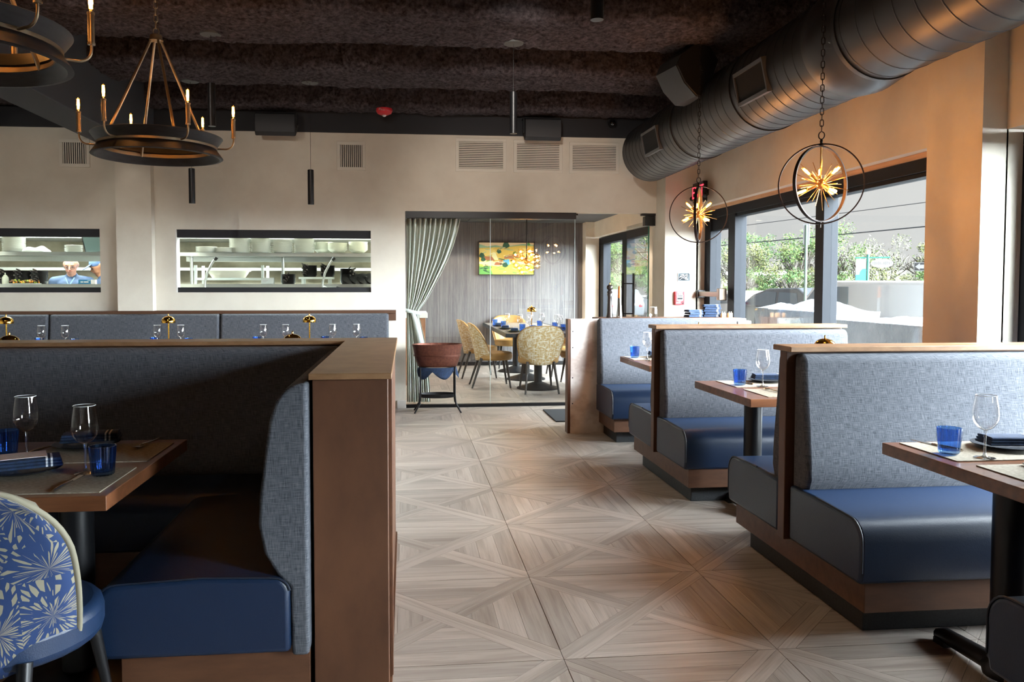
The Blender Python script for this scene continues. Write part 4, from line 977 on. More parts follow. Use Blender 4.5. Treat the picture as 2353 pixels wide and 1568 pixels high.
def dchair(label, loc, rz): return shell_chair('dining_chair', label, loc, rz, weave, tan_m, tan_m, legd_m, h=.86, hw=.285)
dchair('gold weave dining chair with its back to the glass front', (1.715, 10.03, 0), 0)
dchair('gold weave dining chair on the left side, nearer one', (1.18, 10.60, 0), R(-90))
dchair('gold weave dining chair on the left side, farther one', (1.10, 11.70, 0), R(-85))
dchair('gold weave dining chair on the right side, nearer one', (2.42, 10.75, 0), R(90))
dchair('gold weave dining chair on the right side, farther one', (2.40, 11.80, 0), R(90))
dchair('gold weave dining chair at the far end of the private table', (1.75, 13.05, 0), R(180))
t = thing('private_table', 'long dark topped dining table in the private room', 'table', (1.76, 11.37, 0))
bx(-.49, .49, -1.5, 1.5, .715, .76).build('table_top', M('dark_table_top', hx('6f675f'), .25, col2=hx('8d8478'), scale=(20, 3, 3)), t)
for a, b, c, d in ((-.495, -.475, -1.505, 1.505), (.475, .495, -1.505, 1.505), (-.475, .475, -1.505, -1.485), (-.475, .475, 1.485, 1.505)): bx(a, b, c, d, .712, .762).build('edge_band', black_m, t)
for y in (-1.05, 0, 1.05):
    MB().lathe([(0, .05), (.055, .05), (.055, .70), (0, .70)], 18, c=(0, y, 0)).build('column', black_m, t, smooth=50)
    MB().lathe([(0, 0), (.285, 0), (.285, .014), (.27, .02), (.15, .055), (.075, .085), (0, .085)], 36, c=(0, y, 0), rib=.006, ribn=12).build('base', black_m, t, smooth=30)
T = 'on the private dining table'
for k, (x, y) in enumerate(((1.42, 10.9), (1.55, 10.55), (1.63, 10.25), (1.93, 11.0), (2.05, 10.5), (2.02, 10.15), (1.86, 11.6))):
    put(wg, (x, y, TZ + .002), 0, ('wine glass nearest the left rear ', 'wine glass second from the left ', 'wine glass just left of the lamp ', 'wine glass right behind the lamp ', 'wine glass second from the right ', 'wine glass at the front right ', 'wine glass farthest back ')[k] + T)
for k, (x, y) in enumerate(((1.36, 11.9), (1.42, 11.35), (1.55, 10.35), (1.64, 10.05), (1.95, 11.3), (2.08, 10.8), (2.1, 10.3), (2.14, 10.02))):
    put(tb, (x, y, TZ + .002), .3 * k, 'blue tumbler ' + ('rearmost on the left side ', 'second from the rear on the left ', 'third from the rear on the left ', 'nearest on the left ', 'rearmost on the right side ', 'second from the rear on the right ', 'third from the rear on the right ', 'nearest on the right ')[k] + T)
for k, (x, y) in enumerate(((1.43, 10.25), (1.40, 10.95), (1.40, 11.7), (2.12, 10.55))):
    put(pl, (x, y, TZ + .002), 0, 'dark plate ' + ('nearest on the left ', 'second on the left ', 'third on the left ', 'on the right ')[k] + T); put(nk, (x, y, TZ + .0198), R(80), 'navy napkin ' + ('nearest on the left ', 'second on the left ', 'third on the left ', 'on the right ')[k] + T)
put(gl, (1.74, 10.75, TZ + .002), 0, 'gold dome lamp ' + T, scale=1.08)
# cluster lamp of clear globes
t = thing('globe_chandelier', 'cluster lamp of glowing clear globes in the private room', 'chandelier', (1.77, 11.4, 1.74))
MB().tube([(0, 0, .05), (0, 0, .735)], .008, 8).build('rod', black_m, t, smooth=60); MB().lathe([(0, .70), (.06, .70), (.06, .73), (0, .73)], 20).build('canopy', black_m, t, smooth=40)
MB().ball((0, 0, 0), .05, 14, 10).build('hub', brass_m, t, smooth=180)
glow_m = emission('globe_filament', (1, .55, .2), 14)
for k in range(18):
    z = 1 - 2 * (k + .5) / 18; a = k * 2.39996; rr = math.sqrt(1 - z * z); d = Vector((rr * math.cos(a), rr * math.sin(a), z * .85)); ln = .17 + .05 * ((k * 7) % 5) / 5
    arm = MB().tube([d * .04, d * (ln - .04)], .004, 6).build('arm', brass_m, t, smooth=60)
    MB().ball(d * ln, .048, 14, 10).build('globe', bulbglass_m, arm, smooth=180); MB().ball(d * ln, .017, 8, 6).build('filament', glow_m, arm, smooth=180)
    if k % 3 == 0: point_light('globe_glow', d * ln, 3.5, WARM, .02, t)
# landscape picture: flat painted shapes on a panel
t = thing('landscape_painting', 'bright farmland landscape painting on the wallpaper wall', 'painting', (1.733, 13.43, 1.842))
PW, PH = .475, .272
fr = MB(); fr.box(-PW - .012, PW + .012, -.03, .015, PH, PH + .012); fr.box(-PW - .012, PW + .012, -.03, .015, -PH - .012, -PH); fr.box(-PW - .012, -PW, -.03, .015, -PH, PH); fr.box(PW, PW + .012, -.03, .015, -PH, PH)
fr.build('frame', M('dark_frame', hx('2b1d16'), .5), t)
pcol = {k: M('paint_' + k, hx(v), .7) for k, v in dict(sky='e9d0a4', hill='8fb08c', field='d9b24c', gold='e2c46a', green='5f9a4a', dark='214d33', grass='a3b84c', roof='a4643f', wall='e0cfa0', path='e8dca0', blue='5aa0b8').items()}
def paint(col, pts, k): MB().prism([(x * PW, y * PH) for x, y in pts][::-1], -.016 - .0006 * k, -.014, 'y').build('painted_shape', pcol[col], t)
paint('sky', [(-1, -1), (1, -1), (1, 1), (-1, 1)], 0)
paint('hill', [(-1, .2), (1, .2), (1, .86), (.6, .92), (.3, .84), (-.1, .74), (-.4, .84), (-.7, .76), (-1, .9)], 1)
paint('field', [(-1, -.2), (1, -.2), (1, .8), (.5, .82), (.1, .74), (-.4, .70), (-1, .66)], 2)
paint('gold', [(-1, .1), (-.3, .3), (-.5, .62), (-1, .6)], 3); paint('path', [(-.55, -.1), (-.3, -.1), (-.42, .45), (-.5, .42)], 4); paint('gold', [(.2, .0), (1, .1), (1, .6), (.5, .7)], 3)
paint('grass', [(-1, -1), (1, -1), (1, -.45), (.3, -.3), (-.3, -.5), (-1, -.35)], 5); paint('green', [(-1, -1), (-.5, -1), (-.6, -.6), (-1, -.5)], 6)
paint('wall', [(-.85, -.45), (-.5, -.45), (-.5, -.1), (-.85, -.1)], 7); paint('roof', [(-.95, -.1), (-.42, -.15), (-.55, .16), (-.82, .14)], 8); paint('roof', [(-.45, -.42), (-.2, -.42), (-.15, -.1), (-.4, -.2)], 8); paint('roof', [(-.1, -.02), (.5, 0), (.42, .28), (-.05, .22)], 8); paint('blue', [(-.12, -.4), (.1, -.4), (.1, -.05), (-.12, -.05)], 7)
for x, y, r in ((-.02, .85, .2), (-.28, .45, .14), (.3, .36, .12), (-.9, .2, .16), (-.85, -.05, .14), (-.05, -.4, .16), (-.75, -.55, .16), (.8, .9, .1), (.75, -.5, .12)):
    paint('dark' if r > .13 else 'green', [(x + r * .62 * math.cos(2 * PI * k / 14) * (1 + .18 * math.sin(5 * k)), y + r * math.sin(2 * PI * k / 14) * (1 + .15 * math.cos(3 * k))) for k in range(14)], 9)
rp = random.Random(21)
for k in range(70):                                        # brush strokes
    x, y = rp.uniform(-.92, .92), rp.uniform(-.95, .68); a = rp.uniform(-.6, .6); ln = rp.uniform(.04, .13); wd = rp.uniform(.012, .03)
    c = rp.choice(['gold', 'field', 'path', 'hill'] if y > .1 else (['roof', 'wall', 'green', 'dark', 'grass'] if y > -.45 else ['grass', 'green', 'path', 'dark']))
    dx, dy = ln * math.cos(a), ln * math.sin(a); paint(c, [(x - dx, y - dy - wd), (x + dx, y + dy - wd), (x + dx, y + dy + wd), (x - dx, y - dy + wd)], 10 + k % 4)
# curtain tied back at the left of the glass
cur, nt, out = newmat('curtain_linen')
f1 = noise_fac(nt, 'UV', (44, .6, 1), 2, (.42, .58)); mx = N(nt, 'ShaderNodeMix', data_type='RGBA'); mx.inputs['A'].default_value = rgb(hx('f0f1ea')); mx.inputs['B'].default_value = rgb(hx('c3c6b9')); L(nt, f1, mx.inputs['Factor'])
p = N(nt, 'ShaderNodeBsdfPrincipled'); p.inputs['Roughness'].default_value = .9; L(nt, mx.outputs['Result'], p.inputs['Base Color'])
L(nt, p.outputs[0], out.inputs[0])
t = thing('curtain', 'pale striped curtain tied back at the left of the glass front', 'curtain', (0, 9.02, 0))
edge = [(2.18, .62), (2.0, .585), (1.85, .54), (1.68, .475), (1.51, .39), (1.35, .305), (1.2, .22), (1.12, .16), (1.08, .13), (1.03, .135), (.95, .155), (.75, .20), (.5, .235), (.25, .255), (.05, .265)]
def cw(z):
    for (a, x), (b, y) in zip(edge, edge[1:]):
        if b <= z <= a: return x + (y - x) * (a - z) / (a - b)
    return edge[-1][1]
def cf(u, v):
    z = .03 + v * 2.15; w = cw(z); tight = min(1, w / .6); am = .012 + .042 * tight ** .7
    s = u * 10.5 * 2 * PI
    return (.012 + u * w + .004 * math.sin(s * .5), am * math.sin(s) + .5 * (0.02 - .02 * tight), z)
o = MB().grid(cf, 150, 60).build('cloth', cur, t, smooth=180, solid=.002)
ul = o.data.uv_layers.new(name='UVMap')
for lp in o.data.loops: i = lp.vertex_index; ul.data[lp.index].uv = ((i % 151) / 150, (i // 151) / 60)
MB().loop([(.075 + .085 * math.cos(R(a)), .055 * math.sin(R(a)), 1.075 - .02 * math.cos(R(a))) for a in range(0, 360, 15)], .022, 8).build('tieback', M('white_tieback', hx('d9dedd'), .8), t, smooth=180)
MB().tube([(.075, -.05, 1.08), (.11, -.055, .98), (.16, -.05, .78), (.20, -.05, .60)], [.02, .03, .032, .04], 8).build('tieback_tail', MATS['white_tieback'], t, smooth=180)
bx(-.05, 2.0, -.02, .02, 2.19, 2.21).build('curtain_track', black_m, t)
# side cabinet behind the curtain
t = thing('side_cabinet', 'wood grain side cabinet with a white top behind the curtain', 'cabinet', (.10, 11.1, 0))
bx(-.17, .17, -.3, .5, .0, .93).build('body', M('walnut_veneer', hx('9a6a48'), .45, col2=hx('6f4630'), scale=(5, 5, 3), detail=6), t, bevel=.003)
bx(-.19, .20, -.32, .52, .93, 1.0).build('worktop', white_m, t, bevel=.004)
# copper tub on an iron stand
t = thing('tub_stand', 'black iron stand with a lower tray in front of the glass', 'stand', (.34, 8.47, 0))
for sx in (-1, 1):
    for sy in (-1, 1):
        MB().tube([(sx * .25, sy * .12, 0.006), (sx * .225, sy * .105, .05), (sx * .195, sy * .09, .10), (sx * .185, sy * .085, .2), (sx * .185, sy * .085, .50)], .009, 8).build('leg', iron_m, t, smooth=60)
MB().loop([(.20 * math.cos(R(a)), .115 * math.sin(R(a)), .485) for a in range(0, 360, 15)], .009, 8).build('ring', iron_m, t, smooth=180)
tray = MB().lathe([(0, .165), (.185, .165), (.195, .175), (.2, .205), (.193, .205), (.186, .18), (0, .172)], 32); tray.v = [(x, y * .58, z) for x, y, z in tray.v]; tray.build('tray', iron_m, t, smooth=50)
copper_m = M('aged_copper', hx('5f3a30'), .38, .7, col2=hx('74483b'), scale=(40, 40, 40), bump=.002, bscale=(90, 90, 90))
t2 = thing('copper_tub', 'oval hammered copper beverage tub on the iron stand', 'tub', (.34, 8.47, .498))
prof = [(0, .0), (.20, .0), (.215, .012), (.235, .07), (.250, .125), (.262, .20), (.272, .232), (.276, .242), (.268, .246), (.262, .236), (.252, .20), (.24, .125), (.225, .07), (.205, .02), (0, .012)]
tub = MB().lathe(prof, 48); tub.v = [(x, y * .6, z) for x, y, z in tub.v]; tub.build('bowl', copper_m, t2, smooth=50)
for z, r in ((.118, .252), (.128, .2535)): MB().loop([(r * math.cos(R(a)), r * .6 * math.sin(R(a)), z) for a in range(0, 360, 10)], .004, 6).build('band', copper_m, t2, smooth=180)
t3 = thing('tub_napkin', 'navy striped napkin hanging from the stand under the copper tub', 'napkin', (.34, 8.47, .494))
def nf(u, v):
    a = R(200 + 150 * u); drop = .03 + .085 * abs(math.sin(2.2 * PI * u + .6)) * v ** .9
    r = .216 + .014 * math.sin(11 * u + 3 * v)
    return (r * math.cos(a) * 1.02, r * .62 * math.sin(a), .0 - drop * v - .012 * v)
MB().grid(nf, 40, 8).build('cloth', navy_m, t3, smooth=180, solid=.002)
tag(bx(1.50, 2.05, 7.72, 8.48, 0, .012).build('floor_mat', M('black_mat', hx('23262a'), .95, col2=hx('2e3236'), scale=(80, 80, 80)), bevel=.004), 'black floor mat beside the patched half wall', 'mat')

# ---- things on top of the half wall
HZ = 1.0635
t = thing('pepper_mill', 'tall black wooden pepper mill on the half wall', 'pepper mill', (1.965, 7.42, HZ))
MB().lathe([(0, 0), (.033, 0), (.034, .01), (.027, .05), (.023, .14), (.021, .20), (.027, .225), (.022, .235), (.027, .245), (.018, .26), (.02, .265)], 24).build('body', M('black_lacquer', hx('2a2422'), .25), t, smooth=50)
MB().ball((0, 0, .292), .03, 18, 12).build('head', MATS['black_lacquer'], t, smooth=180); MB().lathe([(0, .318), (.006, .32), (.006, .335), (0, .34)], 10).build('knob', gold_m, t, smooth=60)
t = thing('pepper_mill', 'slim steel mill with an orange wood top on the half wall', 'pepper mill', (2.055, 7.40, HZ))
MB().lathe([(0, 0), (.03, 0), (.031, .01), (.024, .08), (.017, .19)], 24).build('body', M('polished_steel', hx('d8d8d6'), .08, 1.0), t, smooth=50); MB().lathe([(0, .19), (.0175, .19), (.013, .29), (.009, .305), (0, .307)], 20).build('handle', M('orange_wood', hx('b5672c'), .5), t, smooth=50)
put(wg, (2.40, 7.42, HZ - .12), 0, 'wine glass bowl behind the half wall beside the open glass door')
bpy.data.objects[wg.name]
for k, (x, y, n, rz, lb) in enumerate(((2.80, 7.42, 3, 14, 'left'), (2.99, 7.44, 5, -10, 'right'))):
    for j in range(n):
        o = put(nk, (x + .006 * (j % 2), y, HZ + .001 + j * (.0345 if k == 0 else .0345) * .72), R(rz + 4 * (j % 2)), 'folded navy napkin in the %s stack on the half wall' % lb, 'napkins in the %s stack' % lb)
        o.scale = (.8, .95, .70)
pin_m = M('pale_maple', hx('c58f5c'), .5)
for k in range(4):
    t = thing('salt_shaker', 'small wooden shaker with steel top by the window, %s of four' % ('first', 'second', 'third', 'last')[k], 'shaker', (3.07 + .034 * k, 7.36 + .03 * (k % 2), HZ), 0)
    MB().lathe([(0, 0), (.0145, 0), (.0145, .04), (.012, .043), (0, .043)], 14).build('body', pin_m, t, smooth=40); MB().lathe([(0, .043), (.005, .043), (.005, .056), (0, .056)], 10).build('top', silver_m, t, smooth=40)

# ================================================================== KITCHEN
def shelf_unit(name, label, x0, x1):
    t = thing(name, label, 'shelf', ((x0 + x1) / 2, 9.55, 0)); w = (x1 - x0) / 2
    for z, tk in ((1.755, .035), (1.39, .035)): 
        o = bx(-w, w, -.20, .25, z - tk, z).build('shelf_board', steelw_m, t, bevel=.004); bx(-w, w, -.205, -.20, z - tk - .006, z + .002).build('shelf_lip', steel_m, o)
    bx(-w, w, .12, .24, 1.662, 1.718).build('cross_panel', steelw_m, t)
    n = max(2, int(w * 2 / .95) + 1)
    for k in range(n):
        x = -w + .06 + (2 * w - .12) * k / (n - 1)
        MB().tube([(x, .12, 0), (x, .12, 1.755)], .018, 10).build('post', steel_m, t, smooth=60)
    return t
shelf_unit('pass_shelf', 'stainless pass shelf seen through the long hatch', -2.60, -.34)
shelf_unit('pass_shelf', 'stainless pass shelf seen through the left hatch', -5.2, -3.35)
SZ = 1.756; LZ = 1.391
plm = MB().lathe([(0, .0), (.06, .0), (.075, .003), (.118, .0115), (.121, .014), (.117, .0145), (.075, .006), (0, .004)], 28).mesh('dinner_plate', china_m, 40)
bwm = MB().lathe([(0, .0), (.05, .0), (.085, .02), (.112, .045), (.115, .05), (.109, .05), (.08, .026), (0, .007)], 28).mesh('soup_bowl', M('ivory_china', hx('d9dacb'), .4), 40)
def stack(me, name, label, cat, group, x, y, z, n, dz, sc=1.0):
    rn = random.Random(int(x * 1000))
    for k in range(n):
        o = bpy.data.objects.new(name, me); C.objects.link(o); o.location = (x + .003 * (rn.random() - .5), y + .003 * (rn.random() - .5), z + k * dz); o.scale = (sc, sc, 1)
        tag(o, label, cat, group)
stk = [(-2.31, 6, 'short'), (-2.09, 5, 'low'), (-1.935, 15, 'first tall'), (-1.69, 17, 'tallest'), (-1.445, 14, 'third tall'), (-1.195, 15, 'fourth tall')]
for x, n, nm in stk: stack(plm, 'dinner_plate', 'white plate in the %s stack on the long hatch shelf' % nm, 'plate', 'plates in the %s stack' % nm, x, 9.47 - (.02 if n < 8 else 0), SZ, n, .0112)
for x, y, n, nm in ((-.975, 9.58, 7, 'rear'), (-.80, 9.45, 6, 'front'), (-.56, 9.47, 7, 'right')): stack(bwm, 'soup_bowl', 'ivory bowl in the %s stack on the long hatch shelf' % nm, 'bowl', 'bowls in the %s stack' % nm, x, y, SZ, n, .0145)
stack(plm, 'dinner_plate', 'white plate in the tall stack at the left hatch', 'plate', 'plates in the left hatch stack', -4.45, 9.47, SZ, 15, .0112)
stack(plm, 'dinner_plate', 'white plate in the low stack beside the towels', 'plate', 'plates in the low left stack', -3.80, 9.47, SZ, 7, .0112, .8)
towel = tag(MB().grid(lambda u, v: ((u - .5) * .24, (v - .5) * .2, .02 + .05 * (1 - abs(2 * u - 1) ** 3) * (1 - abs(2 * v - 1) ** 3) * (.8 + .3 * math.sin(7 * u + 4 * v)) if .02 < u < .98 and .02 < v < .98 else 0), 20, 14).build('kitchen_towel', M('towel_white', hx('e6e8e2'), .95), smooth=180, solid=.004), 'crumpled white kitchen towel beside the left plate stack', 'towel'); towel.location = (-4.20, 9.46, SZ + .002)
# black pans in stacks on the lower shelf
panm = MB().lathe([(0, 0), (.085, 0), (.105, .03), (.11, .034), (.104, .034), (.082, .005), (0, .004)], 24).mesh('frying_pan', pan_m, 40)
def pans(x, y, z, n, nm, rz0=0):
    for k in range(n):
        o = bpy.data.objects.new('frying_pan', panm); C.objects.link(o); o.location = (x, y, z + k * .017); o.rotation_euler = (0, 0, R(rz0 + 9 * (k % 3))); o.scale = (.82, .82, 1)
        tag(o, 'black frying pan in the %s' % nm, 'pan', 'pans in the %s' % nm)
        h = MB().tube([(.10, 0, .028), (.14, 0, .04), (.24, 0, .05)], [.008, .008, .010], 6) if k == 0 else None
        if h: pans.me = h.mesh('handle', M('pan_handle', hx('4a4542'), .35, .6), 60)
        c = bpy.data.objects.new('handle', pans.me); C.objects.link(c); c.parent = o
rk = thing('steel_riser', 'white steel riser carrying pan stacks in the long hatch', 'riser', (-1.03, 9.56, LZ)); bx(-.23, .17, -.1, .12, .06, .085).build('top', kwhite_m, rk, bevel=.003); bx(-.2, -.17, -.08, .1, 0, .06).build('foot', kwhite_m, rk); bx(.11, .14, -.08, .1, 0, .06).build('foot', kwhite_m, rk)
pans(-1.14, 9.56, LZ + .087, 7, 'left riser stack', 250); pans(-.93, 9.57, LZ + .087, 7, 'right riser stack', 255)
pans(-1.40, 9.6, LZ + .001, 6, 'low stack in the long hatch', 262); pans(-.70, 9.62, LZ + .001, 10, 'stack beside the hatch post', 285)
for x, n, nm in ((-4.62, 8, 'first left hatch stack'), (-4.44, 8, 'second left hatch stack'), (-4.26, 8, 'third left hatch stack')): pans(x, 9.66, LZ + .001, n, nm, 265)
# hotel pan, boxes, squeeze bottle, food tray, hose lamps, pan lids
t = thing('hotel_pan', 'large white oval roasting pan on a rack in the long hatch', 'pan', (-2.17, 9.95, 1.47)); hp = MB().lathe([(0, 0), (.20, 0), (.25, .075), (.27, .08), (.27, .086), (.245, .086), (.195, .008), (0, .006)], 28); hp.v = [(x, y * .6, z) for x, y, z in hp.v]; hp.build('body', M('stoneware', hx('cfc8ba'), .4), t, smooth=50)
rk = thing('wire_rack', 'white metal rack under the roasting pan in the kitchen', 'rack', (-2.17, 9.95, 0)); bx(-.36, .45, -.2, .2, 1.44, 1.468).build('shelf', kwhite_m, rk)
for sx in (-.35, .44): 
    for sy in (-.18, .18): bx(sx - .015, sx + .015, sy - .015, sy + .015, 0, 1.62).build('post', kwhite_m, rk)
t = thing('carton', 'grey printed carton beside the low pan stack', 'box', (-1.60, 9.42, LZ)); bx(-.075, .06, -.04, .04, 0, .075).build('body', M('grey_card', hx('a9aca9'), .7), t); bx(-.06, .0, -.0405, -.04, .04, .045).build('print_line', grey_m, t); bx(-.06, -.02, -.0405, -.04, .025, .03).build('print_line', grey_m, t)
t = thing('carton', 'blue wrap carton with white print on the left hatch shelf', 'box', (-3.64, 9.37, LZ)); bluec = M('blue_card', hx('1b6a96'), .5); bx(-.068, .068, -.02, .03, 0, .05).build('body', bluec, t); bx(.068, .115, -.02, .03, 0, .05).build('end_flap', wt, t)
for a, b in ((-.045, -.015), (-.008, .042)): bx(a, b, -.0206, -.02, .018, .03).build('print_line', wt, t)
bx(.03, .06, -.0206, -.02, .04, .044).build('print_line', wt, t)
t = thing('squeeze_bottle', 'white squeeze bottle at the left kitchen hatch', 'bottle', (-4.51, 9.38, LZ)); MB().lathe([(0, 0), (.032, 0), (.034, .01), (.034, .07), (.028, .085), (.018, .09)], 18).build('body', M('milky_plastic', hx('dfe3d2'), .4), t, smooth=50); MB().lathe([(0, .088), (.02, .088), (.02, .098), (.007, .105), (.003, .13), (0, .13)], 14).build('nozzle', MATS['milky_plastic'], t, smooth=50)
t = thing('food_tray', 'clear tray of orange and green food on the left hatch shelf', 'food tray', (-4.30, 9.36, LZ)); bx(-.15, .15, -.09, .09, 0, .008).build('tray', steelw_m, t); rn = random.Random(9)
food = [M('food_orange', hx('d98a22'), .5), M('food_green', hx('8c9a2c'), .5), M('food_brown', hx('5f3a1c'), .5)]
for c in range(3):
    mb = MB()
    for k in range(26): mb.ball((-.13 + .26 * rn.random(), -.075 + .15 * rn.random(), .014 + .03 * rn.random()), .011, 6, 4)
    o = mb.build('food_pieces', food[c], t, smooth=180); o['kind'] = 'stuff'
for x, nm in ((-2.30, 'left'), (-.965, 'right')):
    t = thing('hose_lamp', 'curved steel hose arm at the %s post of the long hatch' % nm, 'hose arm', (x, 9.30, 0))
    MB().tube([(0, 0, .9), (0, 0, 1.30), (.005, 0, 1.42), (.03, 0, 1.52), (.08, 0, 1.62), (.12, 0, 1.68)], .014, 10).build('hose', steel_m, t, smooth=60); MB().tube([(.115, 0, 1.67), (.14, 0, 1.70)], [.02, .022], 10).build('nozzle', black_m, t, smooth=60)
for k in range(4):
    t = thing('pan_lid', 'black pan lid leaning at the right end of the long hatch, %s' % ('leftmost', 'second', 'third', 'rightmost')[k], 'lid', (-.66 + .09 * k, 9.44 + .012 * k, LZ + .062)); t.rotation_euler = (R(35), R(24), 0)
    MB().lathe([(0, .016), (.05, .012), (.10, .0), (.10, .004), (.05, .017), (0, .021)], 24).build('dome', pan_m, t, smooth=50); MB().lathe([(0, .02), (.008, .02), (.016, .04), (0, .042)], 10).build('knob', black_m, t, smooth=50)
for k in range(3):
    t = thing('ticket_printer', 'grey ticket printer tilted at the bottom of the long hatch, %s' % ('left', 'middle', 'right')[k], 'printer', (-.90 + .16 * k, 9.12, 1.30)); t.rotation_euler = (R(-20), R(28 - 14 * k), 0)
    bx(-.06, .06, -.05, .05, -.03, .04).build('body', steelw_m if k == 0 else plate_dark_m, t, bevel=.006); bx(-.05, .05, -.053, -.05, -.01, .02).build('slot', black_m, t)
stc = thing('ticket_counter', 'steel ledge behind the long hatch under the printers', 'counter', (-1.4, 9.12, 0)); bx(-1.1, 1.05, -.12, .12, 1.19, 1.25).build('ledge', steel_m, stc)
for x in (-1.0, 0, 1.0): bx(x - .02, x + .02, -.05, .05, 0, 1.19).build('leg', steel_m, stc)
# far kitchen line: hood and equipment
t = thing('kitchen_hood', 'stainless extraction hood over the kitchen line', 'hood', (-3.0, 10.9, 0)); MB().prism([(-.45, 1.98), (-.45, 2.1), (-.2, 2.5), (.45, 2.5), (.45, 1.98)], -2.6, 2.6, 'x').build('canopy', steelw_m, t)
t = thing('cook_line', 'steel cooking line with backsplash at the far kitchen wall', 'counter', (-3.0, 11.0, 0)); bx(-2.7, 2.7, -.35, .35, 0, .92).build('counter', steel_m, t); bx(-2.7, 2.7, .33, .38, .92, 1.98).build('backsplash', M('backsplash_steel', hx('a09c8c'), .4, .4, col2=hx('6f6a58'), scale=(2, 2, 2)), t); bx(-2.7, 2.7, .05, .33, 1.58, 1.62).build('shelf', steelw_m, t)
for k in range(3):
    t = thing('monitor', 'dark kitchen order screen tilted at the left hatch', 'screen', (-3.48, 9.42, 1.86)) if k == 0 else None
    if t: t.rotation_euler = (R(6), R(-10), R(-8)); bx(-.20, .2, -.01, .02, -.11, .16).build('bezel', black_m, t); bx(-.185, .185, -.0125, -.01, -.085, .15).build('screen', M('screen_grey', hx('4c5c5c'), .2), t); bx(-.02, .02, .02, .05, -.11, .35).build('arm', black_m, t)
# fluorescent kitchen lights
for k, (x, y) in enumerate(((-1.4, 9.5), (-1.4, 10.4), (-4.2, 9.5), (-4.2, 10.4))):
    t = thing('kitchen_light', 'fluorescent kitchen ceiling light, %s' % ('over the long hatch shelf', 'deeper behind the long hatch', 'over the left hatch shelf', 'deeper behind the left hatch')[k], 'light', (x, y, 2.548))
    bx(-.6, .6, -.1, .1, -.05, 0).build('housing', kwhite_m, t); bx(-.58, .58, -.085, .085, -.054, -.05).build('diffuser', emission('fluorescent', (.93, 1, .97), 6) if 'fluorescent' not in MATS else MATS['fluorescent'], t)
    d = bpy.data.lights.new('tube_light', 'AREA'); d.shape = 'RECTANGLE'; d.size = 1.1; d.size_y = .16; d.energy = 74; d.color = (.92, 1, .97)
    lo = bpy.data.objects.new('tube_light', d); C.objects.link(lo); lo.parent = t; lo.location = (0, 0, -.06)

# ================================================================== STREET OUTSIDE
GZ = -.3
asph_m = M('asphalt', hx('4a4947'), .9, col2=hx('403f3d'), scale=(1, 1, 1))
struct(bx(3.46, 120, -60, 140, GZ - .2, GZ).build('ground_outside', asph_m), 'pale parking lot outside the windows')
carglass_m = M('car_glass', hx('3f5666'), .06, .0, spec=.9); tyre_m = M('tyre_rubber', hx('1a1a1b'), .85); chrome_m = M('alloy_wheel', hx('b9bcc0'), .25, .9)
def wheel(parent, x, y, r=.33):
    q = Matrix.Translation((x, y, GZ + r)) @ Matrix.Rotation(PI / 2, 4, 'Y')
    o = MB().lathe([(r * .62, -.1), (r * .95, -.1), (r, -.06), (r, .06), (r * .95, .1), (r * .62, .1)], 28, close=True, mat=q).build('tyre', tyre_m, parent, smooth=40)
    MB().lathe([(0, -.07), (r * .5, -.085), (r * .63, -.08), (r * .63, .08), (0, .08)], 20, mat=q).build('rim', chrome_m, o, smooth=40)
def vehicle(name, label, cat, x0, w, body, glasses, wheels, paint, y_off=0.0, z_off=0.0):
    """side profile in (y,z); left side (towards the restaurant) at x0"""
    t = thing(name, label, cat, (0, y_off, z_off))
    MB().prism(body, x0, x0 + w, 'x').build('body', paint, t, smooth=35, bevel=.06, seg=3)
    for g in glasses:
        MB().prism(g, x0 - .012, x0 + .02, 'x').build('side_window', carglass_m, t, bevel=.01); MB().prism(g, x0 + w - .02, x0 + w + .012, 'x').build('side_window', carglass_m, t, bevel=.01)
    for y in wheels:
        for x in (x0 + .09, x0 + w - .09): wheel(t, x, y)
    ys = [p[0] for p in body]; fy, ry = max(ys), min(ys)
    for x in (x0 + .2, x0 + w - .2): MB().ball((x, fy - .03, GZ + .68), .11, 12, 8, (1, .5, .6)).build('headlight', china_m, t, smooth=180); MB().ball((x, ry + .03, GZ + .75), .1, 12, 8, (1, .4, .8)).build('tail_light', red_m, t, smooth=180)
    my = max(p[0] for g in glasses for p in g) - .15; mz = min(p[1] for g in glasses for p in g) + .1
    MB().ball((x0 - .12, my, mz), .1, 12, 8, (1, .6, .75)).build('side_mirror', paint, t, smooth=180)
    return t
whitecar_m = M('white_car_paint', hx('d8d5d3'), .25, spec=.6); darkcar_m = M('graphite_car_paint', hx('4a5058'), .22, .4); grey_car_m = M('silver_car_paint', hx('7d8288'), .22, .4)
def zz(l): return [(y, GZ + z) for y, z in l]
vehicle('van', 'white van parked right outside the large window', 'van', 6.6, 1.85,
        zz([(7.2, .3), (13.9, .3), (14.0, .75), (13.75, .98), (12.95, 1.10), (12.2, 1.66), (11.8, 1.755), (9.0, 1.735), (7.35, 1.68), (7.2, 1.2)]),
        [zz([(11.14, 1.14), (11.14, 1.66), (12.05, 1.66), (12.80, 1.14)])], (8.3, 12.9), whitecar_m)
vehicle('sedan', 'graphite sedan parked behind the wrapped pallets', 'car', 10.5, 1.8,
        zz([(19.0, .28), (25.2, .28), (25.3, .6), (24.9, .85), (23.9, 1.02), (22.9, 1.42), (21.9, 1.60), (20.2, 1.62), (19.2, 1.2), (18.9, .8)]),
        [zz([(21.45, 1.07), (21.35, 1.50), (21.95, 1.52), (22.7, 1.38), (23.6, 1.08)]), zz([(20.1, 1.10), (20.2, 1.48), (21.2, 1.50), (21.3, 1.07)])], (20.0, 24.2), darkcar_m)
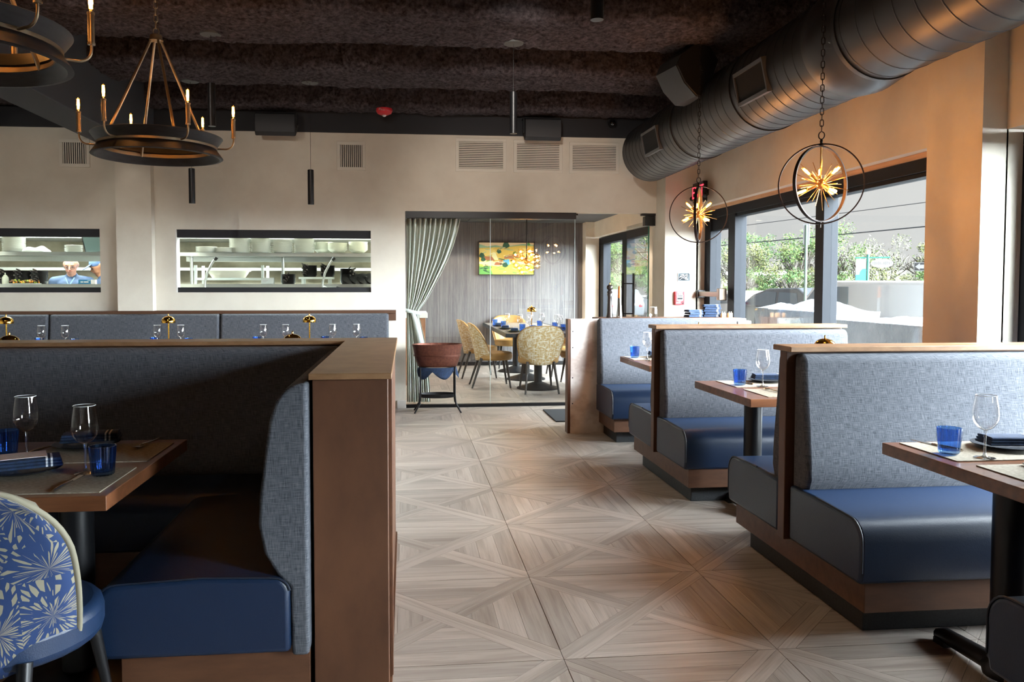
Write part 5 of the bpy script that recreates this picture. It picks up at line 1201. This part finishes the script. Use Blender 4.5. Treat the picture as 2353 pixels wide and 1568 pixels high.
for k, (x0, dy, pt, lb) in enumerate(((11.4, 7.0, whitecar_m, 'white car seen through the exit door glass'), (9.4, 17.0, grey_car_m, 'silver car seen through the private room window, left one'), (12.0, 16.0, whitecar_m, 'white car seen through the private room window, right one'), (15.5, 3.0, whitecar_m, 'white car partly hidden behind the graphite sedan'))):
    vehicle('sedan', lb, 'car', x0, 1.8, zz([(19.0, .28), (23.9, .28), (24.0, .6), (23.6, .85), (22.8, .98), (21.9, 1.35), (21.2, 1.48), (20.0, 1.5), (19.2, 1.1), (18.9, .8)]),
            [zz([(20.9, 1.02), (20.85, 1.40), (21.3, 1.41), (22.3, 1.02)]), zz([(19.7, 1.05), (19.9, 1.38), (20.7, 1.41), (20.75, 1.02)])], (19.8, 23.0), pt, dy)
# plastic wrapped goods by the window
wrap_m = M('plastic_wrap', hx('a9b0b4'), .35, col2=hx('8d969b'), scale=(3, 3, 3), bump=.05, bscale=(7, 7, 4), spec=.7)
def wrapped(label, x0, x1, y0, y1, z1, peak):
    t = thing('wrapped_pallet', label, 'pallet', ((x0 + x1) / 2, (y0 + y1) / 2, 0)); a, b = (x1 - x0) / 2, (y1 - y0) / 2
    bx(-a, a, -b, b, GZ, GZ + .12).build('pallet', M('pallet_wood', hx('b49a78'), .8), t)
    n = 22; vs = []
    m = MB()
    def side(u, v):
        s = u * 4; k = int(min(s, 3.999)); f = s - k
        x, y = [(-a + 2 * a * f, -b), (a, -b + 2 * b * f), (a - 2 * a * f, b), (-a, b - 2 * b * f)][k]
        z = GZ + .12 + (z1 - GZ - .12) * v
        d = .03 * noise.noise(Vector((x * 5 + 3, y * 5, z * 5))) + .015 * noise.noise(Vector((x * 14, y * 14, z * 9)))
        return (x * (1 + d / a), y * (1 + d / b), z)
    m.grid(side, 64, 16)
    def top(u, v):
        x, y = -a + 2 * a * u, -b + 2 * b * v; e = (1 - (2 * u - 1) ** 2) * (1 - (2 * v - 1) ** 2)
        d = .03 * noise.noise(Vector((x * 5 + 3, y * 5, z1 * 5)))
        return (x * (1 + d / a), y * (1 + d / b), z1 + peak * e ** 1.5 + .03 * e * noise.noise(Vector((x * 8, y * 8, 2))))
    m.grid(top, 16, 16)
    m.build('plastic_wrap', wrap_m, t, smooth=180)
wrapped('plastic wrapped bundle, small one beside the sedan', 4.7, 5.3, 9.80, 10.18, 1.08, .06)
wrapped('plastic wrapped bundle with a peaked top before the sedan', 4.7, 5.5, 8.62, 9.78, 1.07, .14)
wrapped('plastic wrapped bundle, narrow one right of the mullion', 4.75, 5.3, 8.2, 8.58, .98, .02)
wrapped('wide plastic wrapped bundle before the white van', 4.7, 5.6, 6.7, 8.14, 1.0, .05)
# trees across the street
leaf = [M('leaf_green', hx('4c5c33'), .9, spec=.05), M('leaf_dark', hx('38522f'), .9, spec=.05), M('leaf_olive', hx('5d623c'), .9, spec=.05), M('leaf_grey', hx('5e5f52'), .9, spec=.05)]
bark_m = M('grey_bark', hx('514c46'), .9)
def tree(label, x, y, h, wd, kind, seed, dens=1.0, name='street_tree'):
    rn = random.Random(seed); t = thing(name, label, 'tree', (x, y, GZ), 0, 'trees across the street')
    tr = MB(); tips = []
    def grow(p, d, ln, r, depth):
        q = p + d * ln; tr.tube([p, p + d * ln * .5 + Vector((rn.uniform(-.08, .08), rn.uniform(-.08, .08), 0)) * ln, q], [r, r * .8, r * .62], 6, False)
        if depth == 0: tips.append(q); return
        for _ in range(3):
            nd = (d + Vector((rn.uniform(-.9, .9), rn.uniform(-.9, .9), rn.uniform(-.1, .6)))).normalized(); grow(q, nd, ln * rn.uniform(.6, .85), r * .6, depth - 1)
    for k in range(3): grow(Vector((0, 0, 0)), Vector((rn.uniform(-.35, .35), rn.uniform(-.35, .35), 1)).normalized(), h * .27, .16, 3)
    tr.build('trunk', bark_m, t, smooth=60)
    cl = [(Vector((rn.uniform(-1, 1) * wd, rn.uniform(-1, 1) * wd * .8, h * rn.uniform(.22, .88))), rn.uniform(.5, 1.0)) for _ in range(int(20 * dens))]
    mb = MB()
    for c, s in cl:
        taper = max(.25, 1 - ((c.z / h - .5) / .55) ** 2); c = Vector((c.x * taper, c.y * taper, c.z))
        for _ in range(int(230 * dens)):
            g = Vector((rn.gauss(0, 1), rn.gauss(0, 1), rn.gauss(0, .8))).normalized() * (rn.random() ** .4) * s * wd * .42
            p = c + g; a = rn.uniform(.05, .105); u = Vector((rn.gauss(0, 1), rn.gauss(0, 1), rn.gauss(0, 1))).normalized(); v = u.orthogonal().normalized()
            mb.cur = 0 if rn.random() < .7 else 1
            mb.add([p - u * a, p + v * a * .6, p + u * a, p - v * a * .6], [(0, 1, 2, 3)])
    o = mb.build('foliage', [leaf[kind], leaf[(kind + 1) % 4]], t); o['kind'] = 'stuff'
    return t
TR = [(15.0, 61, 5.4, 2.2, 0, 'tree in the left pane of the private room window'), (17.2, 59.5, 5.6, 2.4, 0, 'tree in the middle of the private room window'), (19.4, 58.6, 7.4, 2.2, 1, 'tall dark tree at the right of the private room window'),
      (23.4, 57.4, 5.4, 2.0, 3, 'pale tree behind the exit door glass'), (25.3, 56.6, 5.0, 1.8, 2, 'olive tree left in the first big pane'), (26.6, 58.5, 6.2, 2.2, 1, 'dark tree top rising left in the first big pane'), (28.0, 55.2, 5.2, 2.2, 2, 'olive tree in the middle of the first big pane'),
      (29.6, 55.6, 6.0, 2.4, 0, 'green tree just left of the window mullion'), (31.0, 55.0, 6.6, 2.3, 0, 'bright green tree just right of the window mullion'), (32.6, 52.6, 5.1, 2.3, 3, 'bare grey tree behind the street sign'), (34.6, 53.4, 5.6, 2.6, 3, 'bare grey tree at the right of the big window'), (36.0, 50.4, 5.6, 2.0, 2, 'yellowish tree beside the pilaster')]
for k, (x, y, h, w, kd, lb) in enumerate(TR): tree(lb, x, y, h, w, kd, 40 + k, .55 if kd == 3 else 1.0)
for k in range(9): tree('low roadside bush, %s from the left' % ('first', 'second', 'third', 'fourth', 'fifth', 'sixth', 'seventh', 'eighth', 'ninth')[k], 14 + 2.6 * k, 58.5 - .85 * k - .05 * k * k, 3.0, 1.9, (0, 1, 0, 2)[k % 4], 80 + k, .6, 'roadside_bush')
# hanging street signs, one way sign, post, wires
def facing(x, y): return -math.atan2(x, y)
green_post_m = M('green_post', hx('1b5c50'), .5)
t = thing('street_sign', 'green sign post with an oval number sign and a blue and white panel', 'sign', (16.85, 27.2, 0), facing(16.85, 27.2))
MB().tube([(0, 0, GZ), (0, 0, 2.52)], .05, 12).build('post', green_post_m, t, smooth=60); MB().ball((0, 0, 2.60), .09, 14, 10).build('finial', M('pink_finial', hx('e0b8a4'), .5), t, smooth=180)
bx(-.42, .72, -.03, .03, 2.38, 2.43).build('arm', green_post_m, t)
ov = MB().prism([(.46 + .37 * math.cos(2 * PI * k / 40), 2.19 + .16 * math.sin(2 * PI * k / 40)) for k in range(40)], -.02, .02, 'y').build('oval_panel', M('sign_white', hx('6b6a69'), .6), t)
text('10101-10211', .15, M('grey_letters', hx('353437'), .7), (.46, -.022, 2.19), (R(90), 0, 0), ov, xs=.82)
bx(-.40, -.06, -.02, .02, 1.40, 2.36).build('panel', MATS['sign_white'], t)
MB().prism([(-.40, 1.52), (-.06, 1.52), (-.06, 2.0), (-.18, 1.99), (-.26, 1.88), (-.27, 1.78), (-.40, 1.78)], -.024, -.02, 'y').build('blue_shape', M('sign_blue', hx('2a86b4'), .5), t)
for x in (.2, .72): MB().tube([(x if x < .5 else .68, 0, 2.38), (x if x < .5 else .68, 0, 2.30)], .008, 6).build('hook', black_m, t)
t = thing('one_way_sign', 'black and white arrow sign at the right edge of the big window', 'sign', (14.95, 21.3, 1.93), facing(14.95, 21.3))
bx(-.29, .45, -.012, .012, -.125, .125).build('plate', MATS['sign_white'], t); bx(-.275, .435, -.015, -.012, -.11, .11).build('black_field', M('sign_black', hx('0d0e10'), .8), t)
MB().prism([(-.26, 0), (-.14, .1), (-.14, .055), (.42, .055), (.42, -.055), (-.14, -.055), (-.14, -.1)], -.018, -.015, 'y').build('arrow', MATS['sign_white'], t)
MB().tube([(.10, .04, GZ - 1.93), (.10, .04, .2)], .03, 8).build('post', M('sky_post', hx('6d868e'), .5), t, smooth=60)
t = thing('parking_post', 'slim green post with a white plate seen before the mullion', 'post', (5.45, 10.25, 0), R(50))
MB().tube([(0, 0, GZ), (0, 0, 2.2)], .02, 10).build('post', M('grey_green', hx('4a584e'), .5), t, smooth=60); bx(-.01, .01, -.04, .04, 1.93, 2.22).build('plate', MATS['sign_white'], t); MB().tube([(0, 0, 1.02), (0, 0, 1.07)], .03, 10).build('orange_band', M('orange_band', hx('e2794a'), .5), t, smooth=60)
wire_m = M('wire_black', hx('33363a'), .6)
for k, (a, b) in enumerate((((9.62 - 1.7 * 4, 21.99 + 5.2 * 4, 2.9), (11.45 + 1.83, 16.4 - 5.59, 3.35)), ((10.47 - 2.1 * 4, 23.8 + 5.8 * 4, 2.45), (12.6 + 2.1, 18.03 - 5.8, 2.95)))):
    pts = [(a[0] + (b[0] - a[0]) * s, a[1] + (b[1] - a[1]) * s, a[2] + (b[2] - a[2]) * s - .1 * math.sin(PI * s)) for s in [i / 20 for i in range(21)]]
    tag(MB().tube(pts, .009 if k == 0 else .016, 6).build('power_line', wire_m), ('thin upper power line crossing the window sky', 'thicker lower power line crossing the tree tops')[k], 'wire')
t = thing('low_building', 'pale low building with a red gable glimpsed under the trees', 'building', (33, 66, GZ), R(-28)); bx(-9, 9, -2, 2, 0, 2.6).build('wall', wall_m, t); bx(-9.3, 9.3, -2.4, 2.4, 2.6, 2.9).build('roof', china_m, t); MB().prism([(-6.2, 0), (-5.2, 0), (-5.2, 2), (-5.7, 2.6), (-6.2, 2)], -2.2, -2, 'y').build('red_gable', red_m, t)

# ================================================================== COOKS IN THE KITCHEN
skin_m = M('skin_fair', hx('b5836c'), .55, col2=hx('a8705a'), scale=(9, 9, 9)); skin2_m = M('skin_tan', hx('8d5f42'), .5)
shirt_m = M('blue_shirt', hx('243750'), .85, col2=hx('1d2e44'), scale=(8, 8, 8)); trouser_m = M('dark_trousers', hx('23262c'), .9); cap_cloth_m = M('blue_cap', hx('435a7c'), .8)
eye_m = M('eye_dark', hx('2a1f1a'), .3); lip_m = M('lip', hx('b06a5a'), .5); brow_m = M('brow', hx('7a5138'), .8)
def capsule(m, a, b, r0, r1, n=12):
    a, b = Vector(a), Vector(b); m.tube([a + (b - a) * k / 4 for k in range(5)], [r0 + (r1 - r0) * k / 4 for k in range(5)], n); m.ball(a, r0, n, 8); m.ball(b, r1, n, 8)
def remesh(o, v, it=4):
    md = o.modifiers.new('fuse', 'REMESH'); md.mode = 'VOXEL'; md.voxel_size = v; md.use_smooth_shade = True
    sm = o.modifiers.new('soft', 'SMOOTH'); sm.factor = .5; sm.iterations = it
def person(label, loc, rz, head_tilt, skin, glasses, cap, hair):
    t = None
    # figure faces -y, about 1.74 m tall, head bowed
    HC = Vector((0, -.055, 1.60)); Q = Matrix.Translation(HC) @ Matrix.Rotation(R(head_tilt), 4, 'X')
    m = MB()
    m.ball((0, 0, 0), 1, 20, 14, mat=Q @ Matrix.Diagonal((.076, .097, .108, 1)))
    m.ball((0, 0, 0), 1, 16, 12, mat=Q @ Matrix.Translation((0, -.018, -.055)) @ Matrix.Diagonal((.062, .075, .075, 1)))
    m.ball((0, 0, 0), 1, 12, 8, mat=Q @ Matrix.Translation((0, -.062, -.098)) @ Matrix.Diagonal((.032, .026, .024, 1)))
    capsule(m, Q @ Vector((0, -.088, -.005)), Q @ Vector((0, -.108, -.034)), .010, .015, 8)          # nose
    m.ball((0, 0, 0), 1, 12, 6, mat=Q @ Matrix.Translation((0, -.080, .016)) @ Matrix.Diagonal((.05, .018, .010, 1)))      # brow ridge
    for s in (-1, 1): m.ball((0, 0, 0), 1, 10, 8, mat=Q @ Matrix.Translation((s * .079, .012, -.012)) @ Matrix.Diagonal((.012, .020, .033, 1)))
    capsule(m, (0, .0, 1.42), (0, -.035, 1.53), .058, .052)
    capsule(m, (0, .0, 1.00), (0, .0, 1.28), .13, .145); m.ball((0, 0, 1.33), .15, 14, 10, (1.1, .7, .6)); m.ball((0, .0, .95), .15, 14, 10, (1.05, .75, .8))
    for s in (-1, 1):
        capsule(m, (s * .10, 0, 1.40), (s * .185, 0, 1.375), .055, .058); capsule(m, (s * .185, 0, 1.375), (s * .235, -.02, 1.10), .052, .042); capsule(m, (s * .235, -.02, 1.10), (s * .14, -.24, 1.03), .040, .028)
        capsule(m, (s * .135, -.25, 1.03), (s * .115, -.31, 1.025), .032, .034)
        for k in range(4): capsule(m, (s * (.088 + .018 * k), -.33, 1.03), (s * (.085 + .017 * k), -.385 - .008 * (1 if k in (1, 2) else 0), 1.015), .0105, .010, 8); capsule(m, (s * (.085 + .017 * k), -.385, 1.015), (s * (.082 + .016 * k), -.41, .99), .010, .009, 8)
        capsule(m, (s * .095, -.29, 1.035), (s * .065, -.33, 1.02), .012, .010, 8)
        capsule(m, (s * .085, 0, .92), (s * .095, -.005, .50), .085, .058); capsule(m, (s * .095, -.005, .50), (s * .10, .02, .09), .054, .038); capsule(m, (s * .10, .02, .05), (s * .105, -.13, .04), .045, .035)
    t = m.build('person', skin, smooth=180); remesh(t, .009, 3)
    t.location = loc; t.rotation_euler = (0, 0, rz); tag(t, label, 'person', None)
    c = MB()
    capsule(c, (0, .0, .90), (0, .0, 1.26), .165, .168); c.ball((0, 0, 1.33), .175, 16, 10, (1.12, .72, .62)); c.ball((0, 0, 1.2), .19, 16, 12, (1.05, .8, 1.2)); capsule(c, (0, .012, 1.40), (0, .002, 1.45), .078, .07)
    for s in (-1, 1): capsule(c, (s * .09, 0, 1.395), (s * .19, 0, 1.375), .068, .072); capsule(c, (s * .19, 0, 1.375), (s * .238, -.02, 1.10), .068, .058); capsule(c, (s * .238, -.02, 1.10), (s * .18, -.15, 1.05), .056, .05)
    so = c.build('shirt', shirt_m, t, smooth=180); remesh(so, .011, 3)
    for a, b in (((.05, -.13, 1.43), (-.08, -.172, 1.2)), ((-.05, -.13, 1.43), (.01, -.165, 1.30))): MB().tube([a, ((a[0] + b[0]) / 2, -.172, (a[2] + b[2]) / 2), b], .007, 6).build('placket', M('shirt_edge', hx('56708e'), .8), so, smooth=60)
    for z in (1.33, 1.24): MB().ball((-.01, -.175, z), .009, 8, 6).build('button', wt, so, smooth=180)
    em = MB()
    for k in range(4): em.ball((.075 + .018 * k, -.166, 1.318 + .006 * (k % 2)), .012, 8, 6, (1, .5, .7))
    em.build('chest_emblem', M('emblem_cream', hx('c9a995'), .7), so, smooth=180)
    tr = MB(); tr.ball((0, .0, .94), .17, 14, 10, (1.05, .8, .8))
    for s in (-1, 1): capsule(tr, (s * .085, 0, .90), (s * .095, -.005, .50), .10, .074); capsule(tr, (s * .095, -.005, .50), (s * .10, .02, .10), .072, .06)
    remesh(tr.build('trousers', trouser_m, t, smooth=180), .014, 3)
    for s in (-1, 1):
        MB().ball(Q @ Vector((s * .03, -.089, -.008)), .009, 8, 6).build('eye', eye_m, t, smooth=180)
        MB().tube([Q @ Vector((s * .014, -.096, .014)), Q @ Vector((s * .032, -.095, .019)), Q @ Vector((s * .05, -.084, .012))], .004, 6).build('eyebrow', brow_m, t, smooth=60)
        MB().lathe([(0, .0), (.05, 0), (.05, .07), (.0, .07)], 12, mat=Matrix.Translation((s * .105, -.05, 0)) @ Matrix.Diagonal((1, 2.2, 1, 1))).build('shoe', black_m, t, smooth=50)
    MB().tube([Q @ Vector((-.024, -.090, -.062)), Q @ Vector((0, -.098, -.060)), Q @ Vector((.024, -.090, -.062))], [.003, .0055, .003], 6).build('mouth', lip_m, t, smooth=60)
    if glasses:
        g = MB()
        for s in (-1, 1):
            g.loop([Q @ Vector((s * .034 + .024 * math.cos(R(a)), -.108, -.016 + .015 * math.sin(R(a)))) for a in range(0, 360, 20)], .0022, 6)
            g.tube([Q @ Vector((s * .058, -.106, -.012)), Q @ Vector((s * .082, .01, .0))], .002, 6)
        g.tube([Q @ Vector((-.010, -.109, -.014)), Q @ Vector((.010, -.109, -.014))], .002, 6)
        g.build('glasses', black_m, t, smooth=60)
    if cap:
        c = MB(); c.ball((0, 0, 0), 1, 20, 14, mat=Q @ Matrix.Translation((0, .006, .035)) @ Matrix.Diagonal((.084, .104, .088, 1))); c.ball((0, 0, 0), 1, 18, 6, mat=Q @ Matrix.Translation((0, -.12, .035)) @ Matrix.Rotation(R(12), 4, 'X') @ Matrix.Diagonal((.072, .075, .008, 1)))
        c.build('cap', cap_cloth_m, t, smooth=180)
    return t
person('bald person in glasses and a blue shirt looking down behind the left hatch', (-4.10, 10.15, .04), R(12), 20, skin_m, True, False, False)
person('person in a light blue cap bowing left at the edge of the left hatch', (-3.78, 10.30, .03), R(-62), 26, skin2_m, False, True, False)
